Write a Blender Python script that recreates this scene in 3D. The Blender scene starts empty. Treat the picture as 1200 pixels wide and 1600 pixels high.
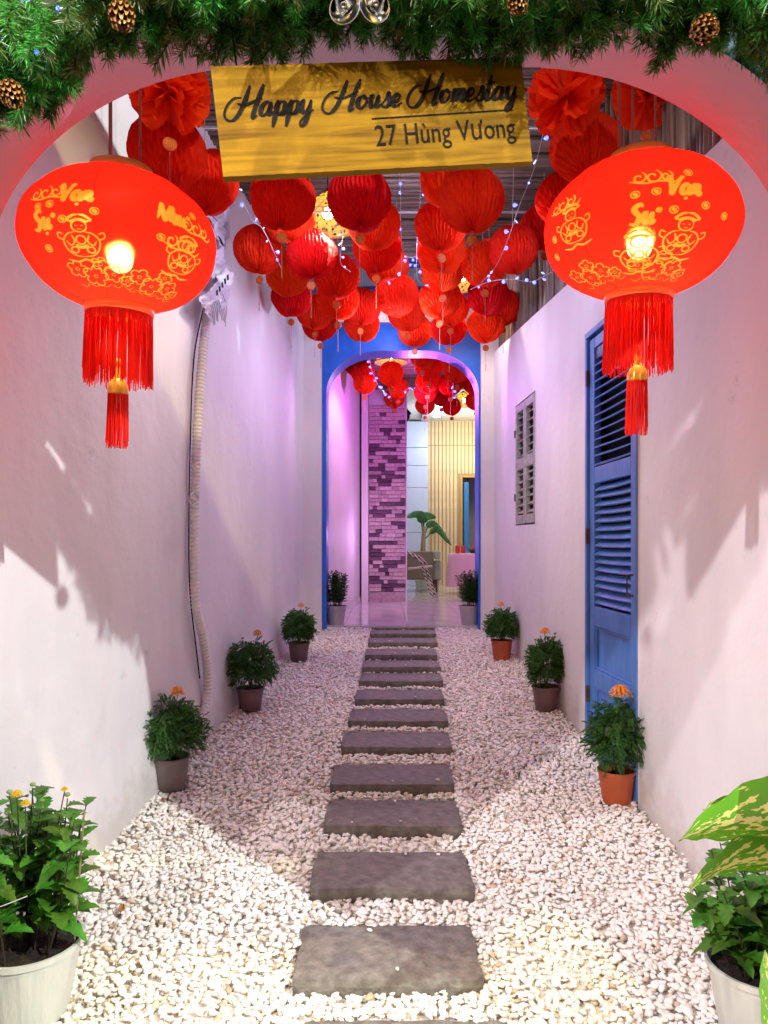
import bpy, math, random
import numpy as np
from mathutils import Vector, Matrix, noise
random.seed(7)
S = bpy.context.scene
C = S.collection
R = math.radians
F = 1156.0
CZ = 1.5
# ------------------------------------------------------------ camera
cam = bpy.data.cameras.new('camera')
cam.sensor_fit = 'VERTICAL'; cam.sensor_height = 36; cam.lens = 26
cam.shift_y = 50/1600; cam.clip_start = .02; cam.clip_end = 200
co = bpy.data.objects.new('camera', cam); C.objects.link(co)
co.location = (0, 0, CZ); co.rotation_euler = (R(90), 0, 0)
S.camera = co
# ------------------------------------------------------------ world (night)
w = bpy.data.worlds.new('World'); S.world = w; w.use_nodes = True
nt = w.node_tree; bg = nt.nodes['Background']
sky = nt.nodes.new('ShaderNodeTexSky'); sky.sky_type = 'NISHITA'; sky.sun_disc = False
sky.sun_elevation = R(4); sky.sun_rotation = R(200)
nt.links.new(sky.outputs[0], bg.inputs[0]); bg.inputs[1].default_value = .05
# ------------------------------------------------------------ lamps over the entrance
def spot(name, loc, target, col, power, size=80, rad=.05, blend=.6):
    l = bpy.data.lights.new(name, 'SPOT'); l.color = col; l.energy = power
    l.spot_size = R(size); l.spot_blend = blend; l.shadow_soft_size = rad
    o = bpy.data.objects.new(name, l); C.objects.link(o); o.location = loc
    o.rotation_euler = (Vector(target)-Vector(loc)).to_track_quat('-Z', 'Y').to_euler()
    return o
def point(name, loc, col, power, rad=.08):
    l = bpy.data.lights.new(name, 'POINT'); l.color = col; l.energy = power; l.shadow_soft_size = rad
    o = bpy.data.objects.new(name, l); C.objects.link(o); o.location = loc
    return o
spot('floodlight_right', (4.33, -1.75, 4.78), (-.8, 2.4, 1.5), (.93, 1.0, .97), 1480, 50, .035)
spot('floodlight_left', (-3.0, -1.2, 3.85), (.9, 2.3, 1.3), (1.0, .93, .97), 560, 55, .045)
spot('floodlight_left', (-1.5, -1.1, 4.9), (1.0, 2.4, 1.0), (1.0, .92, .97), 330, 60, .05)
spot('entrance_lamp', (1.3, .25, 4.75), (-.5, 2.2, .3), (1.0, .88, .4), 370, 80, .04)
S.view_settings.view_transform = 'Standard'; S.view_settings.look = 'None'
S.view_settings.gamma = 1; S.view_settings.use_curve_mapping = False
S.view_settings.exposure = 0.78
cy = S.cycles
cy.use_denoising = True; cy.max_bounces = 10; cy.diffuse_bounces = 5; cy.glossy_bounces = 3
cy.transmission_bounces = 6; cy.transparent_max_bounces = 12; cy.sample_clamp_indirect = 4
cy.caustics_reflective = False; cy.caustics_refractive = False

# ============================================================ helpers
def P(px, py, Y): return Vector(((px-600)*Y/F, Y, CZ-(py-850)*Y/F))
def g(Y):
    if Y > 7.08: return .7
    return max(0.0, -.174+.123*Y)
def XL(Y): return -1.544+.112*Y
def XR(Y): return 1.37-.047*Y
def lerp(a, b, t): return a+(b-a)*t
def interp(pts, x):
    if x <= pts[0][0]: return pts[0][1]
    for (a, b), (c, d) in zip(pts, pts[1:]):
        if x <= c: return b+(d-b)*(x-a)/(c-a)
    return pts[-1][1]
def crom(pts, n=6):
    pts = [Vector(p) for p in pts]
    if len(pts) < 3:
        return [pts[0].lerp(pts[-1], i/n) for i in range(n+1)]
    out = []
    q = [pts[0]*2-pts[1]]+pts+[pts[-1]*2-pts[-2]]
    for i in range(1, len(q)-2):
        a, b, c, d = q[i-1:i+3]
        for k in range(n):
            t = k/n
            out.append(.5*((2*b)+(c-a)*t+(2*a-5*b+4*c-d)*t*t+(-a+3*b-3*c+d)*t**3))
    out.append(pts[-1]); return out

def tag(o, label=None, cat=None, group=None, kind=None):
    if label: o['label'] = label
    if cat: o['category'] = cat
    if group: o['group'] = group
    if kind: o['kind'] = kind
    return o
def empty(name, loc=(0, 0, 0), label=None, cat=None, group=None, rz=0, kind=None):
    o = bpy.data.objects.new(name, None); C.objects.link(o); o.location = loc
    o.rotation_euler = (0, 0, rz); o.empty_display_size = .05
    return tag(o, label, cat, group, kind)
def linkmesh(name, me, parent=None, loc=(0, 0, 0), rot=(0, 0, 0), scale=(1, 1, 1)):
    o = bpy.data.objects.new(name, me); C.objects.link(o); o.parent = parent
    o.location = loc; o.rotation_euler = rot; o.scale = scale
    return o
class MB:
    def __init__(s): s.v = []; s.f = []; s.m = []; s.mi = 0
    def add(s, vs, fs):
        k = len(s.v); s.v += [tuple(v) for v in vs]
        s.f += [tuple(i+k for i in f) for f in fs]; s.m += [s.mi]*len(fs)
    def quad(s, a, b, c, d): s.add([a, b, c, d], [(0, 1, 2, 3)])
    def box(s, lo, hi, M=None):
        x0, y0, z0 = lo; x1, y1, z1 = hi
        v = [Vector(p) for p in ((x0,y0,z0),(x1,y0,z0),(x1,y1,z0),(x0,y1,z0),(x0,y0,z1),(x1,y0,z1),(x1,y1,z1),(x0,y1,z1))]
        if M: v = [M @ p for p in v]
        s.add(v, [(0,3,2,1),(4,5,6,7),(0,1,5,4),(1,2,6,5),(2,3,7,6),(3,0,4,7)])
    def tube(s, pts, r, n=6, caps=True):
        pts = [Vector(p) for p in pts]; m = len(pts)
        rr = r if isinstance(r, (list, tuple)) else [r]*m
        vs = []; ref = None
        for i, p in enumerate(pts):
            t = (pts[min(i+1, m-1)]-pts[max(i-1, 0)])
            t = t.normalized() if t.length > 1e-9 else Vector((0, 0, 1))
            if ref is None: ref = Vector((0, 0, 1)) if abs(t.z) < .9 else Vector((1, 0, 0))
            u = t.cross(ref).normalized(); v = t.cross(u); ref = -v if False else ref
            for k in range(n):
                a = 2*math.pi*k/n
                vs.append(p+(u*math.cos(a)+v*math.sin(a))*rr[i])
        fs = [(i*n+k, i*n+(k+1) % n, (i+1)*n+(k+1) % n, (i+1)*n+k) for i in range(m-1) for k in range(n)]
        if caps: fs += [tuple(range(n))[::-1], tuple((m-1)*n+k for k in range(n))]
        s.add(vs, fs)
    def lathe(s, prof, n=32, off=(0, 0, 0), rfun=None):
        vs = []
        for j, (r, z) in enumerate(prof):
            for k in range(n):
                a = 2*math.pi*k/n; q = r*(rfun(a, z) if rfun else 1)
                vs.append((off[0]+q*math.cos(a), off[1]+q*math.sin(a), off[2]+z))
        m = len(prof)
        s.add(vs, [(i*n+k, i*n+(k+1) % n, (i+1)*n+(k+1) % n, (i+1)*n+k) for i in range(m-1) for k in range(n)])
    def ball(s, c, r, n=8, m=6, sc=(1, 1, 1)):
        vs = []; c = Vector(c)
        for j in range(m+1):
            t = math.pi*j/m
            for k in range(n):
                a = 2*math.pi*k/n
                vs.append(c+Vector((math.sin(t)*math.cos(a)*sc[0], math.sin(t)*math.sin(a)*sc[1], math.cos(t)*sc[2]))*r)
        s.add(vs, [(j*n+k, (j+1)*n+k, (j+1)*n+(k+1) % n, j*n+(k+1) % n) for j in range(m) for k in range(n)])
    def grid(s, nu, nv, fn):
        vs = [fn(i/nu, j/nv) for j in range(nv+1) for i in range(nu+1)]
        s.add(vs, [(j*(nu+1)+i, j*(nu+1)+i+1, (j+1)*(nu+1)+i+1, (j+1)*(nu+1)+i) for j in range(nv) for i in range(nu)])
    def mesh(s, name, mats, smooth=False):
        me = bpy.data.meshes.new(name)
        me.from_pydata(s.v, [], s.f)
        mats = mats if isinstance(mats, (list, tuple)) else [mats]
        for m in mats: me.materials.append(m)
        if len(mats) > 1: me.polygons.foreach_set('material_index', s.m)
        if smooth: me.polygons.foreach_set('use_smooth', [True]*len(me.polygons))
        me.update(); return me
    def build(s, name, mats, parent=None, smooth=False, loc=(0, 0, 0), rot=(0, 0, 0)):
        return linkmesh(name, s.mesh(name, mats, smooth), parent, loc, rot)

# ============================================================ materials
def mat(name, col, rough=.6, var=0.0, vscale=5, col2=None, bump=0, bscale=40, metal=0, trans=0, spec=.5,
        rnd=0, emis=None, estr=0, detail=4, coat=0, vstretch=None, bdist=.01, sharp=None):
    m = bpy.data.materials.new(name); m.use_nodes = True
    nt = m.node_tree; N = nt.nodes; L = nt.links
    b = N['Principled BSDF']; out = N['Material Output']
    b.inputs['Roughness'].default_value = rough; b.inputs['Metallic'].default_value = metal
    b.inputs['Specular IOR Level'].default_value = spec; b.inputs['Coat Weight'].default_value = coat
    c4 = (*col, 1); b.inputs['Base Color'].default_value = c4
    tc = N.new('ShaderNodeTexCoord'); src = tc.outputs['Object']
    if vstretch:
        mp = N.new('ShaderNodeMapping'); mp.inputs['Scale'].default_value = vstretch
        L.new(src, mp.inputs[0]); vsrc = mp.outputs[0]
    else: vsrc = src
    cur = None
    if var or col2:
        nz = N.new('ShaderNodeTexNoise'); nz.inputs['Scale'].default_value = vscale
        nz.inputs['Detail'].default_value = detail; L.new(vsrc, nz.inputs[0])
        cr = N.new('ShaderNodeValToRGB')
        lo, hi = (sharp or (.3, .7))
        cr.color_ramp.elements[0].position = lo; cr.color_ramp.elements[1].position = hi
        if col2: cr.color_ramp.elements[0].color = c4; cr.color_ramp.elements[1].color = (*col2, 1)
        else:
            cr.color_ramp.elements[0].color = (*[x*(1-var) for x in col], 1)
            cr.color_ramp.elements[1].color = (*[min(1, x*(1+var)) for x in col], 1)
        L.new(nz.outputs[0], cr.inputs[0]); cur = cr.outputs[0]
    if rnd:
        oi = N.new('ShaderNodeObjectInfo'); hs = N.new('ShaderNodeHueSaturation')
        mr = N.new('ShaderNodeMapRange'); mr.inputs[3].default_value = 1-rnd; mr.inputs[4].default_value = 1+rnd
        L.new(oi.outputs['Random'], mr.inputs[0]); L.new(mr.outputs[0], hs.inputs['Value'])
        mr2 = N.new('ShaderNodeMapRange'); mr2.inputs[3].default_value = .5-rnd*.06; mr2.inputs[4].default_value = .5+rnd*.06
        L.new(oi.outputs['Random'], mr2.inputs[0]); L.new(mr2.outputs[0], hs.inputs['Hue'])
        if cur: L.new(cur, hs.inputs['Color'])
        else: hs.inputs['Color'].default_value = c4
        cur = hs.outputs[0]
    if cur: L.new(cur, b.inputs['Base Color'])
    if bump:
        nb = N.new('ShaderNodeTexNoise'); nb.inputs['Scale'].default_value = bscale; nb.inputs['Detail'].default_value = 5
        L.new(vsrc, nb.inputs[0]); bn = N.new('ShaderNodeBump'); bn.inputs['Strength'].default_value = bump
        bn.inputs['Distance'].default_value = bdist; L.new(nb.outputs[0], bn.inputs['Height']); L.new(bn.outputs[0], b.inputs['Normal'])
    if emis:
        b.inputs['Emission Color'].default_value = (*emis, 1); b.inputs['Emission Strength'].default_value = estr
    if trans:
        t = N.new('ShaderNodeBsdfTranslucent'); t.inputs[0].default_value = c4
        if cur: L.new(cur, t.inputs[0])
        mx = N.new('ShaderNodeMixShader'); mx.inputs[0].default_value = trans
        L.new(b.outputs[0], mx.inputs[1]); L.new(t.outputs[0], mx.inputs[2]); L.new(mx.outputs[0], out.inputs[0])
    return m
def plaster(name, col, dirt=.25, base=False):
    """white painted plaster: soft vertical brush unevenness, fine stucco relief, a few grey scuffs"""
    m = mat(name, col, .62, bump=.35, bscale=9, bdist=.02)
    nt = m.node_tree; N = nt.nodes; L = nt.links; b = N['Principled BSDF']
    tc = N.new('ShaderNodeTexCoord'); mp = N.new('ShaderNodeMapping'); mp.inputs['Scale'].default_value = (1, 1, .35)
    L.new(tc.outputs['Object'], mp.inputs[0])
    a = N.new('ShaderNodeTexNoise'); a.inputs['Scale'].default_value = 1.7; a.inputs['Detail'].default_value = 8
    L.new(mp.outputs[0], a.inputs[0])
    cr = N.new('ShaderNodeValToRGB'); cr.color_ramp.elements[0].position = .3; cr.color_ramp.elements[1].position = .62
    cr.color_ramp.elements[0].color = (*[x*.85 for x in col], 1); cr.color_ramp.elements[1].color = (*col, 1)
    L.new(a.outputs[0], cr.inputs[0])
    s = N.new('ShaderNodeTexNoise'); s.inputs['Scale'].default_value = 6; s.inputs['Detail'].default_value = 10
    s.inputs['Roughness'].default_value = .7; L.new(tc.outputs['Object'], s.inputs[0])
    c2 = N.new('ShaderNodeValToRGB'); c2.color_ramp.elements[0].position = .64; c2.color_ramp.elements[1].position = .74
    c2.color_ramp.elements[0].color = (0, 0, 0, 1); c2.color_ramp.elements[1].color = (dirt, dirt, dirt, 1)
    L.new(s.outputs[0], c2.inputs[0])
    mx = N.new('ShaderNodeMix'); mx.data_type = 'RGBA'; L.new(c2.outputs[0], mx.inputs[0])
    L.new(cr.outputs[0], mx.inputs[6]); mx.inputs[7].default_value = (.35, .32, .3, 1)
    L.new(mx.outputs[2], b.inputs['Base Color'])
    if base:
        sx = N.new('ShaderNodeSeparateXYZ'); L.new(tc.outputs['Object'], sx.inputs[0])
        h1 = N.new('ShaderNodeMath'); h1.operation = 'MULTIPLY_ADD'; L.new(sx.outputs[1], h1.inputs[0]); h1.inputs[1].default_value = -.123; L.new(sx.outputs[2], h1.inputs[2])
        n3 = N.new('ShaderNodeTexNoise'); n3.inputs['Scale'].default_value = 7; n3.inputs['Detail'].default_value = 8; n3.inputs['Roughness'].default_value = .75; L.new(tc.outputs['Object'], n3.inputs[0])
        h2 = N.new('ShaderNodeMath'); h2.operation = 'MULTIPLY_ADD'; L.new(n3.outputs[0], h2.inputs[0]); h2.inputs[1].default_value = -.75; L.new(h1.outputs[0], h2.inputs[2])
        r3 = N.new('ShaderNodeMapRange'); L.new(h2.outputs[0], r3.inputs[0]); r3.inputs[1].default_value = -.32; r3.inputs[2].default_value = -.12; r3.inputs[3].default_value = .5; r3.inputs[4].default_value = 0
        m3 = N.new('ShaderNodeMix'); m3.data_type = 'RGBA'; L.new(r3.outputs[0], m3.inputs[0]); L.new(mx.outputs[2], m3.inputs[6]); m3.inputs[7].default_value = (.45, .4, .34, 1)
        L.new(m3.outputs[2], b.inputs['Base Color'])
    # second finer relief
    nb = N.new('ShaderNodeTexNoise'); nb.inputs['Scale'].default_value = 90; nb.inputs['Detail'].default_value = 3
    L.new(tc.outputs['Object'], nb.inputs[0])
    b1 = [n for n in N if n.type == 'BUMP'][0]
    b2 = N.new('ShaderNodeBump'); b2.inputs['Strength'].default_value = .25; b2.inputs['Distance'].default_value = .002
    L.new(nb.outputs[0], b2.inputs['Height']); L.new(b1.outputs[0], b2.inputs['Normal']); L.new(b2.outputs[0], b.inputs['Normal'])
    return m
WALL = plaster('white_plaster', (.78, .76, .77))
WALLP = plaster('stained_white_plaster', (.78, .76, .77), .5, True)
WALL2 = plaster('arch_plaster', (.72, .70, .73))
SOFF = plaster('shade_toned_arch_paint', (.37, .34, .48), .12)  # white soffit paint darkened to mauve, its shade put into the colour
BLUE = mat('blue_paint', (.015, .14, .65), .4, var=.15, vscale=6, bump=.2, bscale=30)
BLUEDOOR = mat('blue_door_paint', (.05, .15, .46), .42, col2=(.09, .24, .6), vscale=14, detail=9, vstretch=(1, 1, .3), bump=.3, bscale=40, bdist=.004)
NAVY = mat('front_blue_paint', (.01, .09, .3), .4, var=.3, vscale=7)
GREYGREEN = mat('faded_shutter_paint', (.33, .35, .3), .6, var=.3, vscale=25, bump=.3, bscale=60)
DARK = mat('dark_void', (.01, .01, .012), .8)
BAMBOO = mat('dark_bamboo', (.045, .03, .02), .55, col2=(.22, .16, .11), vscale=30, vstretch=(.08, 1, 1), bump=.4, bscale=60, bdist=.004)
BAMBOOV = mat('fence_bamboo', (.07, .045, .03), .5, col2=(.3, .22, .16), vscale=22, vstretch=(1, 1, .06), bump=.4, bscale=60, rnd=.45, bdist=.004)
BEAM = mat('beam_wood', (.08, .05, .03), .6, var=.4, vscale=14, bump=.4)
BATTEN = mat('pale_batten', (.55, .65, .68), .4)
RED = mat('red_tissue', (.85, .032, .006), .7, trans=.45, rnd=.12, spec=.2)
REDSILK = mat('red_silk_thread', (.95, .03, .015), .5, trans=.5)
REDCARD = mat('red_card', (.6, .03, .015), .5)
GOLD = mat('gold_metal', (.85, .6, .09), .32, metal=.2, bump=.15, bscale=40)
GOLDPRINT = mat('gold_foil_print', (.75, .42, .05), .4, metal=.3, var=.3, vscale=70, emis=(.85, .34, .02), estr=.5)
GOLDINK = mat('gold_ink', (.62, .25, .03), .6, spec=.2)
GOLDCORD = mat('brown_cord', (.25, .13, .07), .45)
CORD = mat('pale_string', (.6, .45, .42), .6)
WIRE = mat('clear_wire', (.5, .5, .55), .3)
BLACK = mat('black_paint', (.012, .009, .007), .85, spec=.15)
LED = mat('led_glow', (.3, .4, 1), .4, emis=(.05, .09, 1), estr=3.2)
LEDC = mat('led_cap', (.6, .62, .75), .2, emis=(.5, .6, 1), estr=1.6)
BULB = mat('bulb_glow', (1, .9, .7), .4, emis=(1, .72, .35), estr=75)
LBULB = mat('lantern_bulb_glow', (1, .9, .7), .4, emis=(1, .75, .5), estr=170)
DOWN = mat('downlight_glow', (1, 1, 1), .4, emis=(.85, .93, 1), estr=25)
STONE = mat('slate_step', (.085, .072, .062), .6, col2=(.21, .19, .165), vscale=22, bump=1, bscale=60, detail=9, rnd=.12, bdist=.006)
GRAVELBASE = mat('gravel_bed', (.7, .65, .6), .9, col2=(.82, .78, .72), vscale=60, bump=1, bscale=90)
PAVE = mat('street_paving', (.2, .19, .18), .8, var=.3, vscale=12, bump=.4)
POTGREY = mat('grey_plastic_pot', (.2, .15, .145), .45, var=.12, vscale=12)
POTMAUVE = mat('mauve_plastic_pot', (.16, .09, .09), .45, var=.12, vscale=12)
POTRED = mat('terracotta_plastic_pot', (.42, .085, .025), .42, var=.12, vscale=12)
POTWHITE = mat('dirty_white_pot', (.5, .53, .52), .5, col2=(.62, .63, .58), vscale=5, vstretch=(3, 3, .8), bump=.15)
POTPALE = mat('pale_grey_pot', (.4, .38, .38), .5, var=.12, vscale=10)
SOIL = mat('dark_soil', (.025, .015, .01), .95, var=.5, vscale=60, bump=1, bscale=80)
LEAF = mat('chrysanthemum_leaf', (.08, .24, .022), .45, var=.3, vscale=30, trans=.3, rnd=.35)
LEAFD = mat('marigold_leaf', (.045, .15, .022), .5, var=.35, vscale=40, trans=.25)
LEAFM = mat('small_leaf', (.05, .15, .03), .5, var=.35, vscale=30, trans=.25)
STEM = mat('green_stem', (.06, .1, .03), .6)
STEMB = mat('brown_stem', (.05, .03, .02), .6)
YEL = mat('yellow_petal', (.85, .6, .02), .6, trans=.2)
ORA = mat('orange_petal', (.85, .33, .01), .6, trans=.2, var=.2, vscale=50)
BUD = mat('green_bud', (.25, .33, .12), .6)
NEEDLE = mat('pine_needle', (.065, .23, .025), .38, trans=.15, rnd=.55, spec=.6)
NEEDLEP = mat('frosted_needle', (.2, .22, .07), .4, trans=.1, rnd=.3)
NSTEM = mat('needle_stem', (.05, .06, .02), .7)
CONE = mat('pine_cone_scale', (.10, .04, .012), .35, col2=(.4, .2, .06), vscale=90, coat=.4)
SILVER = mat('silver_bell', (.86, .86, .84), .12, metal=1, bump=.3, bscale=30, bdist=.003)
def wood_mat():
    m = mat('sign_wood', (.45, .24, .03), .7, spec=.12, bump=.2, bscale=30)
    nt = m.node_tree; N = nt.nodes; L = nt.links; b = N['Principled BSDF']
    tc = N.new('ShaderNodeTexCoord'); mp = N.new('ShaderNodeMapping'); mp.inputs['Scale'].default_value = (1.3, 8, 22)
    L.new(tc.outputs['Object'], mp.inputs[0])
    n = N.new('ShaderNodeTexNoise'); n.inputs['Scale'].default_value = 3.2; n.inputs['Detail'].default_value = 8; n.inputs['Distortion'].default_value = .6
    L.new(mp.outputs[0], n.inputs[0])
    cr = N.new('ShaderNodeValToRGB'); e = cr.color_ramp.elements
    e[0].position = .3; e[0].color = (.13, .058, .003, 1); e[1].position = .62; e[1].color = (.29, .15, .005, 1)
    x = cr.color_ramp.elements.new(.45); x.color = (.22, .108, .004, 1)
    L.new(n.outputs[0], cr.inputs[0]); L.new(cr.outputs[0], b.inputs['Base Color'])
    return m
SIGNWOOD = wood_mat()
def lantern_cloth():
    m = bpy.data.materials.new('lantern_cloth'); m.use_nodes = True
    nt = m.node_tree; N = nt.nodes; L = nt.links; N.remove(N['Principled BSDF']); out = N['Material Output']
    d = N.new('ShaderNodeBsdfDiffuse'); d.inputs[0].default_value = (.8, .006, .004, 1)
    t = N.new('ShaderNodeBsdfTranslucent'); t.inputs[0].default_value = (.95, .014, .006, 1)
    tr = N.new('ShaderNodeBsdfTransparent'); tr.inputs[0].default_value = (1, .12, .06, 1)
    rf = N.new('ShaderNodeBsdfRefraction'); rf.inputs['Color'].default_value = (1, .12, .03, 1); rf.inputs['Roughness'].default_value = .45; rf.inputs['IOR'].default_value = 1.18
    e = N.new('ShaderNodeEmission'); e.inputs[0].default_value = (1, .008, .004, 1); e.inputs[1].default_value = .25
    gl = N.new('ShaderNodeBsdfGlossy'); gl.inputs['Roughness'].default_value = .35
    def mix(a, b, f):
        x = N.new('ShaderNodeMixShader'); x.inputs[0].default_value = f
        L.new(a.outputs[0], x.inputs[1]); L.new(b.outputs[0], x.inputs[2]); return x
    a = mix(d, t, .6); a = mix(a, tr, .09); a = mix(a, rf, .2); a = mix(a, gl, .006)
    s = N.new('ShaderNodeAddShader'); L.new(a.outputs[0], s.inputs[0]); L.new(e.outputs[0], s.inputs[1]); L.new(s.outputs[0], out.inputs[0])
    return m
CLOTH = lantern_cloth()
def wicker(name, dens=38):
    m = bpy.data.materials.new(name); m.use_nodes = True
    nt = m.node_tree; N = nt.nodes; L = nt.links; b = N['Principled BSDF']; out = N['Material Output']
    b.inputs['Base Color'].default_value = (.5, .32, .07, 1); b.inputs['Roughness'].default_value = .5
    t = N.new('ShaderNodeBsdfTranslucent'); t.inputs[0].default_value = (.5, .3, .06, 1)
    tr = N.new('ShaderNodeBsdfTransparent')
    tc = N.new('ShaderNodeTexCoord'); v = N.new('ShaderNodeTexVoronoi'); v.inputs['Scale'].default_value = dens; L.new(tc.outputs['Object'], v.inputs['Vector'])
    cr = N.new('ShaderNodeMath'); cr.operation = 'LESS_THAN'; cr.inputs[1].default_value = .32; L.new(v.outputs['Distance'], cr.inputs[0])
    m1 = N.new('ShaderNodeMixShader'); m1.inputs[0].default_value = .5; L.new(b.outputs[0], m1.inputs[1]); L.new(t.outputs[0], m1.inputs[2])
    m2 = N.new('ShaderNodeMixShader'); L.new(cr.outputs[0], m2.inputs[0]); L.new(m1.outputs[0], m2.inputs[1]); L.new(tr.outputs[0], m2.inputs[2])
    L.new(m2.outputs[0], out.inputs[0]); return m
WICKER = wicker('woven_bamboo_shade')
RIM = mat('bamboo_rim', (.18, .1, .04), .5)

# ============================================================ GROUND
gm = MB(); gm.grid(60, 90, lambda u, v: (lerp(-1.7, 1.7, u), lerp(.9, 7.1, v), g(lerp(.9, 7.1, v))-.022+.006*noise.noise(Vector((u*20, v*40, 0)))))
tag(gm.build('gravel_bed', GRAVELBASE, smooth=True), kind='structure')
pm = MB(); pm.grid(4, 4, lambda u, v: (lerp(-14, 14, u), lerp(-22, .9, v), -.03))
tag(pm.build('street_paving', PAVE), kind='structure')
pm = MB(); pm.grid(4, 4, lambda u, v: (lerp(-30, 30, u), lerp(-30, 40, v), -.12))
tag(pm.build('ground', PAVE), kind='structure')

# stepping stones
fronts = [1.86, 2.30, 2.785, 3.25, 3.66, 4.12, 4.52, 4.92, 5.31, 5.66, 6.0, 6.39, 6.72, 6.98]
widths = [.60, .597, .62, .61, .614, .62, .61, .60, .60, .60, .59, .60, .60, .593]
cxs = [.06, .01, .029, .038, .041, .071, .086, .104, .124, .132, .14, .163, .174, .183]
ordn = ['nearest grey stepping stone, cut off by the bottom edge of the photo', 'wide greenish brown stepping stone, nearest one seen whole',
 'dark brown stepping stone with a green corner, second one seen whole', 'grey-brown stepping stone, third one seen whole, pale patch on its left',
 'dark stepping stone, fourth one seen whole, between the two front marigold pots', 'dark stepping stone with dipped back edge, fifth one seen whole',
 'brownish stepping stone, sixth one seen whole', 'stepping stone level with the middle marigold pots', 'stepping stone just beyond the middle marigold pots, with a small white fleck',
 'stepping stone halfway up the far half of the path', 'stepping stone level with the rear marigold pots', 'fourth stepping stone from the tile floor',
 'third stepping stone from the tile floor', 'last stepping stones slab against the tile floor']
ordn[11] = 'third stepping stone counted back from the tile floor'; ordn[12] = 'second stepping stone counted back from the tile floor'; ordn[13] = 'farthest stepping stone, touching the tile floor edge'
stone_rects = []
for i, (fy, wd, cx) in enumerate(zip(fronts, widths, cxs)):
    dp = .325 if i < 12 else .26
    if i == 13: dp = .11
    hw = wd/2; top = g(fy+dp*.5)+.022
    ns = 26; nd = 10; mb = MB()
    def edge(u, v, s=i):
        x = lerp(-hw, hw, u); y = lerp(0, dp, v)
        n1 = noise.noise(Vector((u*5+s*7, s*3.1, 0)))*.009; n2 = noise.noise(Vector((s*2.3, v*4+s, 5)))*.009
        if v == 0: y += n1-.004*abs(math.sin(u*9+s))
        if v == 1: y += noise.noise(Vector((u*4+s*3, 9, s)))*.014
        if u == 0: x += n2
        if u == 1: x += noise.noise(Vector((s, v*4, 2)))*.01
        # clipped corners
        if (u == 0 or u == 1) and v in (0, 1): x *= .985; y += .01*(1 if v == 0 else -1)
        return x, y
    def topf(u, v, s=i):
        x, y = edge(u, v)
        e = min(u*wd, (1-u)*wd, v*dp, (1-v)*dp)
        z = noise.noise(Vector((x*6, y*6, s*4)))*.003+noise.noise(Vector((x*25, y*25, s)))*.0012 - (.006 if e < 1e-5 else 0)
        return (x, y, z)
    mb.grid(ns, nd, topf)
    W1 = ns+1
    rim = [k for k in range(W1)]+[(j)*W1+ns for j in range(1, nd+1)]+[nd*W1+k for k in range(ns-1, -1, -1)]+[j*W1 for j in range(nd-1, 0, -1)]
    vs = [mb.v[k] for k in rim]; n = len(vs)
    r2 = [(x*1.006, y+(.0 if y > dp/2 else -.004)+noise.noise(Vector((x*30, y*30, i)))*.003, z-.02) for x, y, z in vs]; r3 = [(x, y, -.12) for x, y, z in vs]
    mb.add(vs+r2+r3, [(a+o, o+n+a, o+n+(a+1) % n, o+(a+1) % n) for o in (0, n) for a in range(n)])
    o = mb.build('stepping_stone', STONE, smooth=False, loc=(cx, fy, top), rot=(0, 0, random.uniform(-.012, .012)))
    o.data.polygons.foreach_set('use_smooth', [k < ns*nd for k in range(len(o.data.polygons))])
    tag(o, ordn[i], 'stepping stone', 'stepping stones in the white gravel')
    stone_rects.append((cx-hw, cx+hw, fy, fy+dp, top))

# pebbles: point mesh + instances
random.seed(11)
def pebble(seed):
    bpy_me = bpy.data.meshes.new('pebble')
    import bmesh
    bm = bmesh.new(); bmesh.ops.create_icosphere(bm, subdivisions=2, radius=1)
    rr = random.Random(seed); sc = (rr.uniform(.95, 1.25), rr.uniform(.7, .95), rr.uniform(.45, .66))
    off = Vector((seed*3.7, seed*1.3, 0))
    for v in bm.verts:
        n = noise.noise(v.co*.9+off)*.35+noise.noise(v.co*2.2+off)*.12
        c = v.co*(1+n)
        # a few flattened facets
        for k in range(5):
            d = Vector((math.cos(seed+k*2.1), math.sin(seed*1.7+k*2.1), math.sin(k+seed)*.6)).normalized()
            q = c.dot(d)
            if q > .74: c -= d*(q-.74)*.92
        v.co = Vector((c.x*sc[0], c.y*sc[1], c.z*sc[2]))
    for f in bm.faces: f.smooth = True
    bm.to_mesh(bpy_me); bm.free(); bpy_me.materials.append(PEB); return bpy_me
PEB = mat('white_pebble', (.85, .81, .77), .45, bump=.15, bscale=2.5, col2=(.93, .91, .88), vscale=1.3)
nt = PEB.node_tree; N = nt.nodes; L = nt.links
oi = N.new('ShaderNodeObjectInfo'); cr = N.new('ShaderNodeValToRGB'); e = cr.color_ramp.elements
e[0].position = 0; e[0].color = (.5, .38, .27, 1); e[1].position = 1; e[1].color = (1, 1, 1, 1)
for p_, c_ in ((.03, (.8, .66, .5, 1)), (.08, (.9, .85, .78, 1)), (.2, (.97, .95, .93, 1)), (.6, (1, .97, .92, 1))):
    x = cr.color_ramp.elements.new(p_); x.color = c_
mx = N.new('ShaderNodeMix'); mx.data_type = 'RGBA'; mx.blend_type = 'MULTIPLY'; mx.inputs[0].default_value = 1
b = N['Principled BSDF']; src = b.inputs['Base Color'].links[0].from_socket
L.new(oi.outputs['Random'], cr.inputs[0]); L.new(src, mx.inputs[6]); L.new(cr.outputs[0], mx.inputs[7]); L.new(mx.outputs[2], b.inputs['Base Color'])
for n_ in N:
    if n_.type == 'BSDF_TRANSLUCENT': L.new(mx.outputs[2], n_.inputs[0])
pts = []; rots = []; scs = []
step = .0205
Y = 1.3
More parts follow.
